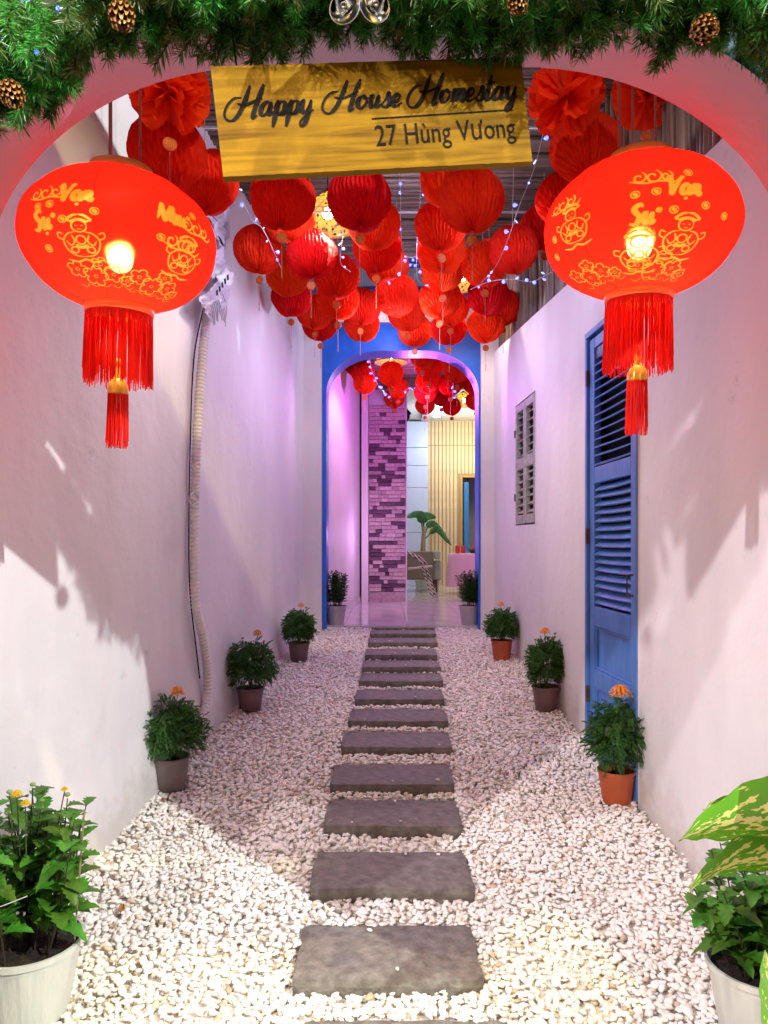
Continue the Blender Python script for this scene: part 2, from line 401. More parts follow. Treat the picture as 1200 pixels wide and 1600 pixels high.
while Y < 7.07:
    x0, x1 = (XL(Y)+.005, XR(Y)-.005) if Y > 1.75 else (-.97, .99)
    X = x0
    while X < x1:
        x = X+random.uniform(-.5, .5)*step; y = Y+random.uniform(-.5, .5)*step
        inside = None
        for (a, b_, c_, d_, t_) in stone_rects:
            if a-.002 < x < b_+.002 and c_-.004 < y < d_+.002: inside = 1; break
        if not inside:
            near = any(a-.03 < x < b_+.03 and c_-.03 < y < c_ for (a, b_, c_, d_, t_) in stone_rects)
            for l in range(2):
                s = random.choice((random.uniform(.008, .012), random.uniform(.011, .0165)))*(1.0 if random.random() < .95 else 1.35)
                bed = noise.noise(Vector((x*3, y*3, 1)))*.012
                z = g(y)+bed+(-.012 if l == 0 else random.uniform(-.004, .006)) - (.006 if near else 0)
                wl = min(x-XL(y), XR(y)-x) if y > 1.75 else 1
                if wl < .16: z += (.16-wl)*.10
                if l == 0 and random.random() < .25: continue
                if l == 1 and random.random() < .12: continue
                pts.append((x+random.uniform(-.006, .006), y+random.uniform(-.006, .006), z)); scs.append(s)
                rots.append((random.uniform(-.5, .5), random.uniform(-.5, .5), random.uniform(0, 6.28)))
        X += step
    Y += step
for (a, b_, c_, d_, t_) in stone_rects:      # a few strays kicked onto the slabs
    for k in range(random.choice((1, 2, 4))):
        pts.append((random.uniform(a+.02, b_-.02), random.choice((random.uniform(c_+.01, c_+.05), random.uniform(d_-.05, d_-.01))), t_+.005)); scs.append(random.uniform(.005, .010)); rots.append((0, 0, random.uniform(0, 6)))
me = bpy.data.meshes.new('white_gravel'); me.from_pydata(pts, [], [])
at = me.attributes.new('rot', 'FLOAT_VECTOR', 'POINT'); at.data.foreach_set('vector', np.array(rots, dtype=np.float32).ravel())
at = me.attributes.new('sc', 'FLOAT', 'POINT'); at.data.foreach_set('value', np.array(scs, dtype=np.float32))
go = linkmesh('white_gravel', me); tag(go, 'white and cream rounded gravel filling the passage around the stepping stones', 'gravel', kind='stuff')
ng = bpy.data.node_groups.new('scatter_pebbles', 'GeometryNodeTree')
ng.interface.new_socket('Geometry', in_out='INPUT', socket_type='NodeSocketGeometry')
ng.interface.new_socket('Geometry', in_out='OUTPUT', socket_type='NodeSocketGeometry')
NN = ng.nodes; LL = ng.links
gi = NN.new('NodeGroupInput'); gout = NN.new('NodeGroupOutput')
join = NN.new('GeometryNodeGeometryToInstance')
for k in range(8):
    ob = bpy.data.objects.new('pebble_source', pebble(k+1))
    oin = NN.new('GeometryNodeObjectInfo'); oin.inputs['Object'].default_value = ob
    LL.new(oin.outputs['Geometry'], join.inputs[0])
iop = NN.new('GeometryNodeInstanceOnPoints'); LL.new(gi.outputs[0], iop.inputs['Points']); LL.new(join.outputs[0], iop.inputs['Instance'])
iop.inputs['Pick Instance'].default_value = True
a1 = NN.new('GeometryNodeInputNamedAttribute'); a1.data_type = 'FLOAT_VECTOR'; a1.inputs['Name'].default_value = 'rot'
a2 = NN.new('GeometryNodeInputNamedAttribute'); a2.data_type = 'FLOAT'; a2.inputs['Name'].default_value = 'sc'
e2r = NN.new('FunctionNodeEulerToRotation'); LL.new(a1.outputs['Attribute'], e2r.inputs[0])
LL.new(e2r.outputs[0], iop.inputs['Rotation']); LL.new(a2.outputs['Attribute'], iop.inputs['Scale'])
LL.new(iop.outputs[0], gout.inputs[0])
md = go.modifiers.new('scatter', 'NODES'); md.node_group = ng

random.seed(77)
DRY = mat('dry_leaf', (.42, .22, .06), .7, col2=(.25, .12, .04), vscale=60)
for (px, py), lb in (((190, 1432), 'small yellow petal lying on the gravel beside the front left pot'), ((255, 1258), 'curled brown leaf on the gravel under the nearest left marigold pot'), ((838, 1168), 'tiny tan leaf on the gravel in front of the middle right marigold')):
    Yq = 1.674/((py-850)/F+.123); mb = MB()
    mb.grid(5, 3, lambda u, v: ((u-.5)*.045*(1-.6*abs(v-.5)), (v-.5)*.024*math.sin(math.pi*(.12+.76*u)), .006*math.cos(u*5)+.006*(2*v-1)**2))
    tag(mb.build('fallen_leaf', DRY, loc=((px-600)*Yq/F, Yq, g(Yq)+.026), rot=(.2, .1, random.uniform(0, 6))), lb, 'leaf')

# ============================================================ WALLS
def wallx(side, Y): return XL(Y) if side < 0 else XR(Y)
wl = empty('passage_wall', (XL(4), 4, .3), 'long left plaster wall of the passage carrying the corrugated hose', 'wall')
mb = MB(); o0 = Vector(wl.location)
def lw(u, v):
    Y = lerp(1.78, 7.0, u); z = lerp(-.2, 4.25, v)
    d = noise.noise(Vector((Y*1.3, z*.8, 3)))*.014+noise.noise(Vector((Y*6, z*5, 9)))*.004
    d += max(0, .35-(z-g(Y)))*.10
    return Vector((XL(Y)+d, Y, z))-o0
mb.grid(150, 120, lw)
mb.quad(*[Vector(p)-o0 for p in ((XL(1.78)-.15, 1.78, -.2), (XL(7)-.15, 7, -.2), (XL(7)-.15, 7, 4.25), (XL(1.78)-.15, 1.78, 4.25))])
mb.quad(*[Vector(p)-o0 for p in ((XL(1.78)-.15, 1.78, 4.25), (XL(7)-.15, 7, 4.25), (XL(7), 7, 4.25), (XL(1.78), 1.78, 4.25))])
mb.build('plaster_face', WALLP, wl, smooth=True)

# right wall with openings for the door and the shuttered window
DY0, DY1, DZ1 = 3.50, 4.27, 2.71
WY0, WY1, WZ0, WZ1 = 5.44, 6.08, 1.65, 2.63
wr = empty('passage_wall', (XR(4), 4, .3), 'right plaster wall of the passage around the blue louvred door', 'wall')
o1 = Vector(wr.location)
def topz(Y): return 3.14+.075*(Y-4.74)
mb = MB()
def rpanel(ya, yb, za, zb, nu=8, nv=16):
    def f(u, v):
        Y = lerp(ya, yb, u); z = lerp(za, zb if zb else topz(Y), v)
        d = noise.noise(Vector((Y*1.1, z*.7, 13)))*.008
        if min(abs(Y-ya), abs(Y-yb)) < 1e-4 or v in (0, 1): d = noise.noise(Vector((Y*1.1, z*.7, 13)))*.008
        return Vector((XR(Y)+d, Y, z))-o1
    mb.grid(nu, nv, f)
rpanel(1.78, DY0, -.2, None, 30, 30); rpanel(DY0, DY1, DZ1, None, 6, 6); rpanel(DY1, WY0, -.2, None, 16, 30)
rpanel(WY0, WY1, -.2, WZ0, 8, 12); rpanel(WY0, WY1, WZ1, None, 8, 6); rpanel(WY1, 7.0, -.2, None, 8, 30)
def reveal(y0, y1, z0, z1, dep=.1):
    for a, b_ in (((y0, z0), (y0, z1)), ((y0, z1), (y1, z1)), ((y1, z1), (y1, z0)), ((y1, z0), (y0, z0))):
        mb.quad(*[Vector(p)-o1 for p in ((XR(a[0])-.004, a[0], a[1]), (XR(b_[0])-.004, b_[0], b_[1]), (XR(b_[0])+dep, b_[0], b_[1]), (XR(a[0])+dep, a[0], a[1]))])
reveal(DY0, DY1, -.1, DZ1); reveal(WY0, WY1, WZ0, WZ1)
mb.quad(*[Vector(p)-o1 for p in ((XR(1.78)+.16, 1.78, -.2), (XR(7)+.16, 7, -.2), (XR(7)+.16, 7, topz(7)), (XR(1.78)+.16, 1.78, topz(1.78)))])
mb.quad(*[Vector(p)-o1 for p in ((XR(1.78), 1.78, topz(1.78)-.001), (XR(7), 7, topz(7)-.001), (XR(7)+.16, 7, topz(7)), (XR(1.78)+.16, 1.78, topz(1.78)))])
mb.build('plaster_face', WALLP, wr, smooth=False)
wr.children[0].data.polygons.foreach_set('use_smooth', [True]*len(wr.children[0].data.polygons))

ang_r = math.atan2(-.047, 1)   # wall heading
def on_right_wall(Y, z):        # local frame: +x = towards camera along the wall, -y = into passage
    e = Vector((XR(Y), Y, z)); return e
# ---------------- blue louvred door: local axes  x along wall (toward far), y out into passage, z up
def wall_empty(name, Yc, z, label, cat):
    o = empty(name, (XR(Yc), Yc, z), label, cat)
    o.rotation_euler = (0, 0, math.atan2(1, -.047)); return o   # local x points along +Y (far), local y points to -X (passage)
zb = g(DY0)+.02
dr = wall_empty('louvred_door', DY0, 0, 'tall blue wooden door with two louvre panels and panelled base in right wall', 'door')
W = (DY1-DY0)
def bx(name, x0, x1, z0, z1, y0, y1, m, parent, bev=.004):
    mb = MB(); mb.box((x0, y0, z0), (x1, y1, z1)); o = mb.build(name, m, parent)
    if bev:
        md = o.modifiers.new('bevel', 'BEVEL'); md.width = bev; md.segments = 2
    return o
bx('door_frame', 0.002, .035, zb, DZ1-.037, -.08, .012, BLUEDOOR, dr); bx('door_frame', W-.035, W-.002, zb, DZ1-.037, -.08, .012, BLUEDOOR, dr)
bx('door_frame', 0.002, W-.002, DZ1-.035, DZ1-.002, -.08, .012, BLUEDOOR, dr)
bx('backing', .036, W-.036, zb, DZ1-.04, -.09, -.075, DARK, dr, 0)
x0, x1 = .04, W-.04
bx('stile', x0, x0+.075, zb+.01, DZ1-.05, -.045, -.005, BLUEDOOR, dr); bx('stile', x1-.075, x1, zb+.01, DZ1-.05, -.045, -.005, BLUEDOOR, dr)
xa, xb = x0+.0755, x1-.0755
zs = [zb+.01, .44, .70, .80, 1.04, 1.15, 1.84, 1.93, 2.54, DZ1-.05]
bx('rail', xa, xb, zs[0], zs[1], -.044, -.006, BLUEDOOR, dr)
bx('rail', xa, xb, zs[2], zs[3], -.044, -.006, BLUEDOOR, dr)
bx('rail', xa, xb, zs[4], zs[5], -.044, -.006, BLUEDOOR, dr)
bx('rail', xa, xb, zs[6], zs[7], -.044, -.006, BLUEDOOR, dr)
bx('rail', xa, xb, zs[8]+.06, zs[9], -.044, -.006, BLUEDOOR, dr)
GLITTER = mat('pebbled_glass', (.12, .2, .4), .15, bump=1, bscale=220, bdist=.004, spec=1)
bx('glass_strip', xa, xb, zs[8], zs[8]+.058, -.035, -.018, GLITTER, dr, 0)
xm = (xa+xb)/2
bx('mullion', xm-.03, xm+.03, zs[1]+.001, zs[2]-.001, -.043, -.007, BLUEDOOR, dr)
def panel(xp, xq, zp, zq):
    o = bx('door_panel', xp, xq, zp, zq, -.042, -.026, BLUEDOOR, dr, 0)
    t = .014
    for (a, b_, c_, d_) in ((xp+.001, xp+t, zp, zq), (xq-t, xq-.001, zp, zq), (xp+t, xq-t, zp+.001, zp+t), (xp+t, xq-t, zq-t, zq-.001)):
        bx('moulding', a, b_, c_, d_, -.0255, -.012, BLUEDOOR, o, .004)
panel(xa, xb, zs[3], zs[4]); panel(xa, xm-.03, zs[1], zs[2]); panel(xm+.03, xb, zs[1], zs[2])
def louvres(parent, xp, xq, zp, zq, n, m, dep=.05, tilt=38, sag=0, jitter=.02, name='slat'):
    me = MB(); L_ = xq-xp
    me.grid(6, 1, lambda u, v: (u*L_, lerp(-dep/2, dep/2, v), sag*math.sin(u*math.pi)+.004))
    me.grid(6, 1, lambda u, v: (u*L_, lerp(dep/2, -dep/2, v), sag*math.sin(u*math.pi)-.004))
    for s in (-1, 1):
        me.grid(6, 1, lambda u, v, s=s: (u*L_, s*dep/2, sag*math.sin(u*math.pi)+lerp(-.004, .004, v)*s))
    mesh = me.mesh(name, m)
    for i in range(n):
        z = lerp(zp, zq, (i+.5)/n)
        linkmesh(name, mesh, parent, (xp, -.028, z), (-R(tilt)+random.uniform(-jitter, jitter), random.uniform(-.008, .008), 0))
louvres(dr, xa, xb, zs[5]+.01, zs[6], 15, BLUEDOOR, .05, 40, -.004)
louvres(dr, xa, xb, zs[7], zs[8]-.005, 13, BLUEDOOR, .05, 22, -.003)
for z_ in (.6, 1.5, 2.4): bx('hinge', W-.045, W-.03, z_, z_+.09, -.004, .016, BEAM, dr, 0)
hb = MB(); hb.tube([(x0+.03, 0, 1.25), (x0+.03, .03, 1.25), (x0+.03, .03, 1.35), (x0+.03, 0, 1.35)], .006); hb.build('handle', BEAM, dr)
# ---------------- small shutter
sh = wall_empty('shuttered_window', WY0, 0, 'small weathered grey-green louvred shutter high on the right wall', 'window')
W2 = WY1-WY0
bx('backing', 0.003, W2-.003, WZ0+.003, WZ1-.003, -.085, -.07, mat('window_dark', (.045, .05, .02), .8), sh, 0)
for k in range(2):
    p0 = .008+k*(W2/2-.004); p1 = p0+W2/2-.014
    z0, z1 = WZ0+.01, WZ1-.01; zm = (z0+z1)/2
    for (a, b_) in ((p0, p0+.04), (p1-.04, p1)): bx('stile', a, b_, z0, z1, -.03, .006, GREYGREEN, sh)
    for (c_, d_) in ((z0, z0+.07), (zm-.045, zm+.045), (z1-.06, z1)): bx('rail', p0+.041, p1-.041, c_, d_, -.03, .005, GREYGREEN, sh)
    louvres(sh, p0+.041, p1-.041, z0+.07, zm-.045, 6, GREYGREEN, .055, 35, 0, .04)
    louvres(sh, p0+.041, p1-.041, zm+.045, z1-.06, 6, GREYGREEN, .055, 35, 0, .04)
bx('hinge', W2-.01, W2+.004, WZ0+.2, WZ0+.26, .004, .014, BEAM, sh, 0); bx('hinge', W2-.01, W2+.004, WZ1-.26, WZ1-.2, .004, .014, BEAM, sh, 0)

# ---------------- arches
def arch(name, Y0, Y1, cx, flat, a, b_, top, zbase, x0, x1, ztop, label, mfront, msoff, mback, cat='archway'):
    t = empty(name, (cx, Y0, zbase), label, cat); o = Vector(t.location)
    hw = flat+a; xs = [-hw]
    n = 28
    xs = [-(flat+a*math.cos(math.pi/2*k/n)) for k in range(n+1)]+[flat+a*math.sin(math.pi/2*k/n) for k in range(n+1)]
    zs = [top-b_+b_*math.sin(math.pi/2*k/n) for k in range(n+1)]+[top-b_+b_*math.cos(math.pi/2*k/n) for k in range(n+1)]
    curve = [(cx-hw, zbase)]+[(cx+x, z) for x, z in zip(xs, zs)]+[(cx+hw, zbase)]
    for Y, m, nm in ((Y0, mfront, 'front_face'), (Y1, mback, 'back_face')):
        mb = MB()
        mb.quad(*[Vector(p)-o for p in ((x0, Y, zbase), (cx-hw, Y, zbase), (cx-hw, Y, ztop), (x0, Y, ztop))])
        mb.quad(*[Vector(p)-o for p in ((cx+hw, Y, zbase), (x1, Y, zbase), (x1, Y, ztop), (cx+hw, Y, ztop))])
        cc = curve[1:-1]
        for p, q in zip(cc, cc[1:]):
            mb.quad(*[Vector(v)-o for v in ((p[0], Y, p[1]), (q[0], Y, q[1]), (q[0], Y, ztop), (p[0], Y, ztop))])
        mb.build(nm, m, t)
    mb = MB()
    for p, q in zip(curve, curve[1:]):
        mb.quad(*[Vector(v)-o for v in ((p[0], Y0, p[1]), (p[0], Y1, p[1]), (q[0], Y1, q[1]), (q[0], Y0, q[1]))])
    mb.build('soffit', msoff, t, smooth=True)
    mb = MB(); mb.quad(*[Vector(v)-o for v in ((x0, Y0, ztop), (x1, Y0, ztop), (x1, Y1, ztop), (x0, Y1, ztop))])
    mb.quad(*[Vector(v)-o for v in ((x0, Y0, zbase), (x0, Y0, ztop), (x0, Y1, ztop), (x0, Y1, zbase))])
    mb.quad(*[Vector(v)-o for v in ((x1, Y0, zbase), (x1, Y0, ztop), (x1, Y1, ztop), (x1, Y1, zbase))])
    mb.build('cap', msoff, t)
    return t
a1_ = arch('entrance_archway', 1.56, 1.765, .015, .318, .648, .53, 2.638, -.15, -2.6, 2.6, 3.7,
     'wide mauve-shaded arch over the entrance, blue front face behind the pine garland', NAVY, SOFF, WALL2)
# inner arch: white piers with a blue arch panel between
t2 = arch('blue_archway', 7.0, 7.28, .175, .215, .505, .40, 3.33, .55, -.585, .912, 3.59, 'bright blue rounded arch at the far end of the gravel passage', BLUE, BLUE, WALL2)
for xa_, xb_, lb in ((XL(7.0)-.3, -.588, 'pale plaster pier left of the blue arch'), (.915, XR(7.0)+.3, 'pale plaster pier right of the blue arch')):
    mb = MB(); mb.box((xa_, 6.98, .3), (xb_, 7.3, 3.59)); o = mb.build('plaster_pier', WALL); tag(o, lb, 'pillar')
CREAM = mat('cream_ledge', (.72, .62, .48), .6, var=.1)
mb = MB(); mb.box((XL(7)-.3, 6.97, 3.593), (XR(7)+.3, 7.3, 3.72)); tag(mb.build('cream_ledge', CREAM), 'cream ledge running above the blue arch', 'ledge')
ub = empty('upper_blue_wall', (0, 9.0, 3.7), 'blue wall of the house above and beyond the blue arch, with a pale band', 'wall')
UPB = mat('upper_blue', (.02, .09, .55), .5, var=.2)
mb = MB(); mb.box((-4, 0, 0), (4, .2, 3)); mb.build('wall_face', UPB, ub)
mb = MB(); mb.box((-4, -.05, .92), (4, -.002, 1.14)); mb.build('pale_band', mat('pale_blue', (.25, .33, .7), .5), ub)
mb = MB(); mb.box((.55, -.05, 0), (.68, -.002, .91)); mb.build('pilaster', mat('pale_blue2', (.3, .36, .65), .5), ub)

# ---------------- reed ceiling over passage
rc = empty('reed_ceiling', (0, 4, 3.95), 'dark bamboo reed ceiling laid crosswise over the gravel passage', 'ceiling')
mb = MB(); Y = 1.8
random.seed(3)
while Y < 6.3:
    r = random.uniform(.010, .021); xe = XR(Y)+.3
    z0 = random.uniform(-.012, .008)
    pts_ = [(x, Y-4+random.uniform(-.006, .006), z0+random.uniform(-.006, .006)) for x in np.linspace(-1.6, xe+.2, 7)]
    mb.tube(pts_, [r*random.uniform(.85, 1.1) for _ in pts_], 6)
    Y += r*2+random.choice([-.003, -.002, .0, .001, .006 if random.random() < .3 else 0])
o = mb.build('bamboo_reed', BAMBOO, rc, smooth=True); tag(o, kind='stuff')
mb = MB(); mb.box((-1.6, -2.2, .045), (1.5, 2.3, .06)); mb.build('sky_block_sheet', mat('sky_block_grey', (.16, .15, .16), .7), rc)  # unseen sheet added above the reeds to keep sky light out
for y_ in (2.6, 3.35, 3.42, 4.3, 5.4):
    mb = MB(); mb.box((-1.5, y_-4, -.03), (1.5, y_-4+.014, -.018)); mb.build('batten', BATTEN, rc)
for x_ in (-.75, .45):
    mb = MB(); mb.box((x_, -2.2, .022), (x_+.06, 2.3, .044)); mb.build('rafter', BEAM, rc)
# bamboo fence above right wall
bf = empty('bamboo_fence', (XR(4.5)+.07, 4.5, 3.1), 'vertical dark bamboo fence standing on top of the right wall', 'fence')
vars_ = []
for k in range(5):
    mb = MB(); r0 = random.uniform(.016, .024)
    mb.tube([(random.uniform(-.004, .004), random.uniform(-.004, .004), z) for z in (0, .2, .4, .6, .8, .9)], [r0*random.uniform(.85, 1.1) for _ in range(6)], 7)
    vars_.append(mb.mesh('bamboo_stake', BAMBOOV, True))
Y = 1.9
while Y < 6.97:
    linkmesh('bamboo_stake', random.choice(vars_), bf, (XR(Y)+.05-bf.location.x+random.uniform(-.008, .008), Y-4.5, topz(Y)-bf.location.z-.01), (random.uniform(-.02, .02), random.uniform(-.02, .02), random.uniform(0, 6)))
    Y += random.uniform(.034, .044)
mb = MB(); mb.tube([(XR(1.9)+.1-bf.location.x, -2.6, .42), (XR(6.9)+.1-bf.location.x, 2.4, .6)], .02); mb.build('rail', BEAM, bf)

# ============================================================ HONEYCOMB BALLS
def textmesh(s, size, m, extrude=0):
    cu = bpy.data.curves.new('t', 'FONT'); cu.body = s; cu.size = size; cu.extrude = extrude
    cu.align_x = 'CENTER'; cu.align_y = 'CENTER'; cu.resolution_u = 3
    o = bpy.data.objects.new('t', cu); C.objects.link(o); bpy.context.view_layer.update()
    me = bpy.data.meshes.new_from_object(o); bpy.data.objects.remove(o); me.materials.clear(); me.materials.append(m); return me
def honey(seed, n=44, rows=13):
    rr = random.Random(seed); mb = MB(); vs = []
    seam = rr.uniform(0, 6.28); ph = rr.uniform(0, 10)
    for j in range(rows+1):
        t = math.pi*(.03+.94*j/rows)
        for k in range(n*2):
            a = math.pi*k/n
            deep = 1.0 if k % 2 == 0 else (.945 if (j+k//2) % 2 else .885)
            deep *= 1+.035*math.sin(3*a+ph)+.025*math.sin(7*a+ph*2)*math.sin(t)
            da = ((a-seam+math.pi) % (2*math.pi))-math.pi
            deep *= 1-.16*math.exp(-(da/.12)**2)*math.sin(t)
            deep *= 1+rr.uniform(-.012, .012)
            da2 = (.018 if j % 2 else -.018)*(1 if k % 2 == 0 else 0)
            q = Vector((math.sin(t)*math.cos(a+da2), math.sin(t)*math.sin(a+da2), math.cos(t)*.93))*deep
            vs.append(q)
    m = n*2
    fs = [(j*m+k, (j+1)*m+k, (j+1)*m+(k+1) % m, j*m+(k+1) % m) for j in range(rows) for k in range(m)]
    mb.add(vs, fs)
    return mb.mesh('paper_globe', RED)
def pompom(seed):      # loose tissue-paper petals, upper front balls
    rr = random.Random(seed); mb = MB()
    for k in range(46):
        d = Vector((rr.gauss(0, 1), rr.gauss(0, 1), rr.gauss(0, 1))).normalized()
        q = d.to_track_quat('Z', 'Y').to_matrix() @ Matrix.Rotation(rr.uniform(0, 6.28), 3, 'Z')
        w_ = rr.uniform(.34, .5)
        def f(u, v):
            a = (u-.5)*2; L_ = v
            x = a*w_*math.sin(min(1, L_*1.15)*math.pi*.62); y = .10*a*a+.05*math.sin(a*7+k)*L_; z = L_*(1-.10*abs(a)**2.2+.015*math.sin(a*14+k))
            p = q @ Vector((x, y-.03, z)); 
            l = p.length
            return p*(min(l, .98+.04*math.sin(k*1.7))/max(l, 1e-5)) if l > .98 else p
        mb.grid(8, 5, f)
    return mb.mesh('paper_globe', RED)
HON = [honey(i) for i in range(6)]; POM = [pompom(i) for i in range(2)]
mbm = MB()
mbm.lathe([(0.0001, .003), (.8, .003), (1, .0015), (1, -.0015), (.8, -.003), (0.0001, -.003)], 20)
MEDAL = mbm.mesh('medallion', REDCARD)
MEDAL.transform(Matrix.Diagonal((.027, .027, 1, 1))); MEDAL.transform(Matrix.Rotation(R(90), 4, 'X'))
try: FU = textmesh('福', .038, GOLDINK)
except Exception: FU = None
if FU is None or len(FU.polygons) == 0: FU = textmesh('*', .06, GOLDINK)
FU.transform(Matrix.Rotation(R(90), 4, 'X')); FU.transform(Matrix.Translation((0, -.0045, -.001)))
ringb = MB(); ringb.tube([(.0225*math.cos(a), -.004, .0225*math.sin(a)) for a in np.linspace(0, 2*math.pi, 17)], .0015, 4, False); RING = ringb.mesh('gold_ring', GOLDINK)
mb = MB(); mb.tube([(0, 0, 0), (0, 0, -.05), (.001, 0, -.11)], .0016, 4)
mb.tube([(0, 0, -.11), (0, 0, -.118), (0, 0, -.125), (0, 0, -.16)], [.002, .004, .002, .003], 6); TAIL = mb.mesh('tassel', mat('tassel_thread', (.55, .2, .12), .6))
def paper_ball(px, py, d, label, size=.30, ztop=3.94, kind='h', group='red paper balls hanging over the gravel passage', medal=True):
    Y = size*F/d; c = P(px, py, Y); r = size/2*1.04
    t = empty('paper_ball', c, label, 'paper ball', group)
    t.rotation_euler = (random.uniform(-.12, .12), random.uniform(-.12, .12), random.uniform(0, 6.28))
    me = random.choice(HON) if kind == 'h' else random.choice(POM)
    linkmesh('paper_globe', me, t, scale=(r, r, r))
    inv = t.rotation_euler.to_matrix().inverted()
    mb = MB(); up = inv @ Vector((0, 0, max(.05, ztop-c.z))); mb.tube([Vector((0, 0, r*.9)), up], .0015, 4); mb.build('string', CORD, t)
    if medal:
        dn = inv @ Vector((0, 0, -r*1.0-.035))
        rot = (inv.to_euler())
        q = (inv @ Matrix.Rotation(random.uniform(-.5, .5), 3, 'Z')).to_euler()
        mo = linkmesh('medallion', MEDAL, t, dn, q); linkmesh('gold_character', FU, mo); linkmesh('gold_ring', RING, mo)
        tl = linkmesh('tassel', TAIL, t, dn+(inv @ Vector((0, 0, -.03))), inv.to_euler())
    return t
random.seed(21)
B = [
 (265,146,124,'p','brightly lit tissue paper ball, topmost of the column behind the left lantern cords'),
 (262,240,116,'h','dark red paper ball below the brightest one, left of the sign'),
 (322,285,98,'h','dark red paper ball touching the lower left corner of the sign'),
 (245,300,92,'h','dark red paper ball peeping over the top right of the left lantern'),
 (463,45,116,'h','red paper ball of which a sliver shows above the word House on the sign'),
 (640,38,116,'h','red paper ball of which a sliver shows above the word Homestay on the sign'),
 (440,309,98,'h','big dark red paper ball half hidden under the left part of the sign'),
 (452,338,80,'h','red paper ball behind the big one under the left part of the sign'),
 (405,389,76,'h','bright red paper ball farthest left, nearest the conduit wall'),
 (486,397,78,'h','bright orange-red paper ball just below the woven lamp'),
 (449,430,66,'h','orange-red paper ball between and below the two brightest ones'),
 (526,432,70,'h','orange-red paper ball with fairy lights on its right edge'),
 (455,464,62,'h','dark red paper ball, second from left in the lower rows'),
 (528,466,66,'h','dark red paper ball with a gold medallion in front, below the orange ones'),
 (492,487,56,'h','dark red paper ball squeezed behind the lower left pair'),
 (501,506,54,'h','lowest left paper ball, in front of the blue arch corner'),
 (566,507,54,'h','paper ball in the bottom row over the left part of the blue arch'),
 (563,479,60,'h','dark paper ball just above the bottom row, left of centre'),
 (562,313,96,'h','big dark red paper ball under the middle of the sign'),
 (584,350,80,'h','red paper ball right behind the big one under the middle of the sign'),
 (588,388,74,'h','glowing paper ball in the middle column, third down from the sign'),
 (604,415,66,'h','red paper ball in the middle column, fourth down from the sign'),
 (620,462,66,'h','dark red paper ball with a violet upper edge in the middle column'),
 (636,490,56,'h','red paper ball second from the bottom of the middle column'),
 (648,516,52,'h','bottom paper ball of the middle column, above the arch crown'),
 (700,278,88,'h','red paper ball mostly hidden behind the big one under the right part of the sign'),
 (738,313,99,'h','biggest dark red paper ball, under the right part of the sign'),
 (690,352,80,'h','dark red paper ball just left below the biggest one'),
 (690,390,74,'h','orange-edged paper ball in the column right of the gap'),
 (692,424,66,'h','red paper ball with fairy light in the column right of the gap'),
 (687,465,64,'h','dark red paper ball with a gold medallion hanging before it, right of centre'),
 (704,482,56,'h','paper ball peeping out behind the one with the gold medallion, right of centre'),
 (702,512,54,'h','scalloped paper ball in the bottom row, second from right'),
 (758,412,72,'h','dark paper ball right of the small yellow lamp'),
 (803,390,76,'h','dark paper ball crossed by the fairy light string, right side'),
 (850,355,72,'h','dark paper ball half hidden by the right lantern, nearer the string of lights'),
 (882,312,86,'h','dark paper ball behind the upper left edge of the right lantern'),
 (763,462,64,'h','dark red paper ball just below the bright fairy lights on the right'),
 (786,480,56,'h','dark paper ball against the bamboo fence, right of the lower pair'),
 (759,508,56,'h','rightmost paper ball of the bottom row, beside the bamboo fence'),
 (885,150,118,'p','brightly lit tissue ball with loose petals, right of the sign'),
 (915,232,104,'h','dark red paper ball with a gold medallion, above the right lantern'),
 (1010,146,104,'p','bright tissue ball seen between the right lantern cords'),
]
for i, (px, py, d, k, lb) in enumerate(B): paper_ball(px, py, d, lb, kind=k, medal='gold medallion' in lb or i % 3 != 1)
B2 = [
 (556,570,35,'leftmost paper ball just inside the blue arch'),
 (567,582,36,'second paper ball from the left inside the blue arch'),
 (570,598,36,'large paper ball at the left, beside the lilac wall beyond the arch'),
 (592,625,29,'small paper ball in front of the top of the purple brick column'),
 (611,584,39,'paper ball hanging right under the lit lamp beyond the arch'),
 (622,606,33,'paper ball second down below the lamp beyond the arch'),
 (617,622,31,'lowest paper ball at the right edge of the brick column'),
 (660,556,40,'paper ball at the crown of the arch, right of the lamp'),
 (671,575,39,'paper ball in the centre right cluster beyond the arch, second down'),
 (668,596,37,'paper ball in the centre right cluster beyond the arch, third down'),
 (665,613,35,'paper ball in the centre right cluster beyond the arch, fourth down'),
 (664,633,30,'lowest paper ball of the cluster before the pale blue wall'),
 (700,562,38,'paper ball just under the right shoulder of the arch'),
 (714,578,41,'largest paper ball at the right beyond the arch, with fairy lights'),
 (704,600,37,'paper ball left of and above the cone lamp beyond the arch'),
 (690,620,31,'round paper ball outlined against the ceiling spots'),
 (706,635,29,'low paper ball left of the cone lamp rim'),
 (741,598,37,'paper ball cut by the right jamb of the arch, upper one'),
 (744,626,31,'paper ball cut by the right jamb of the arch, lower one'),
]
for px, py, d, lb in B2: paper_ball(px, py, d, lb, size=.265, ztop=3.58, group='red paper balls beyond the blue arch')

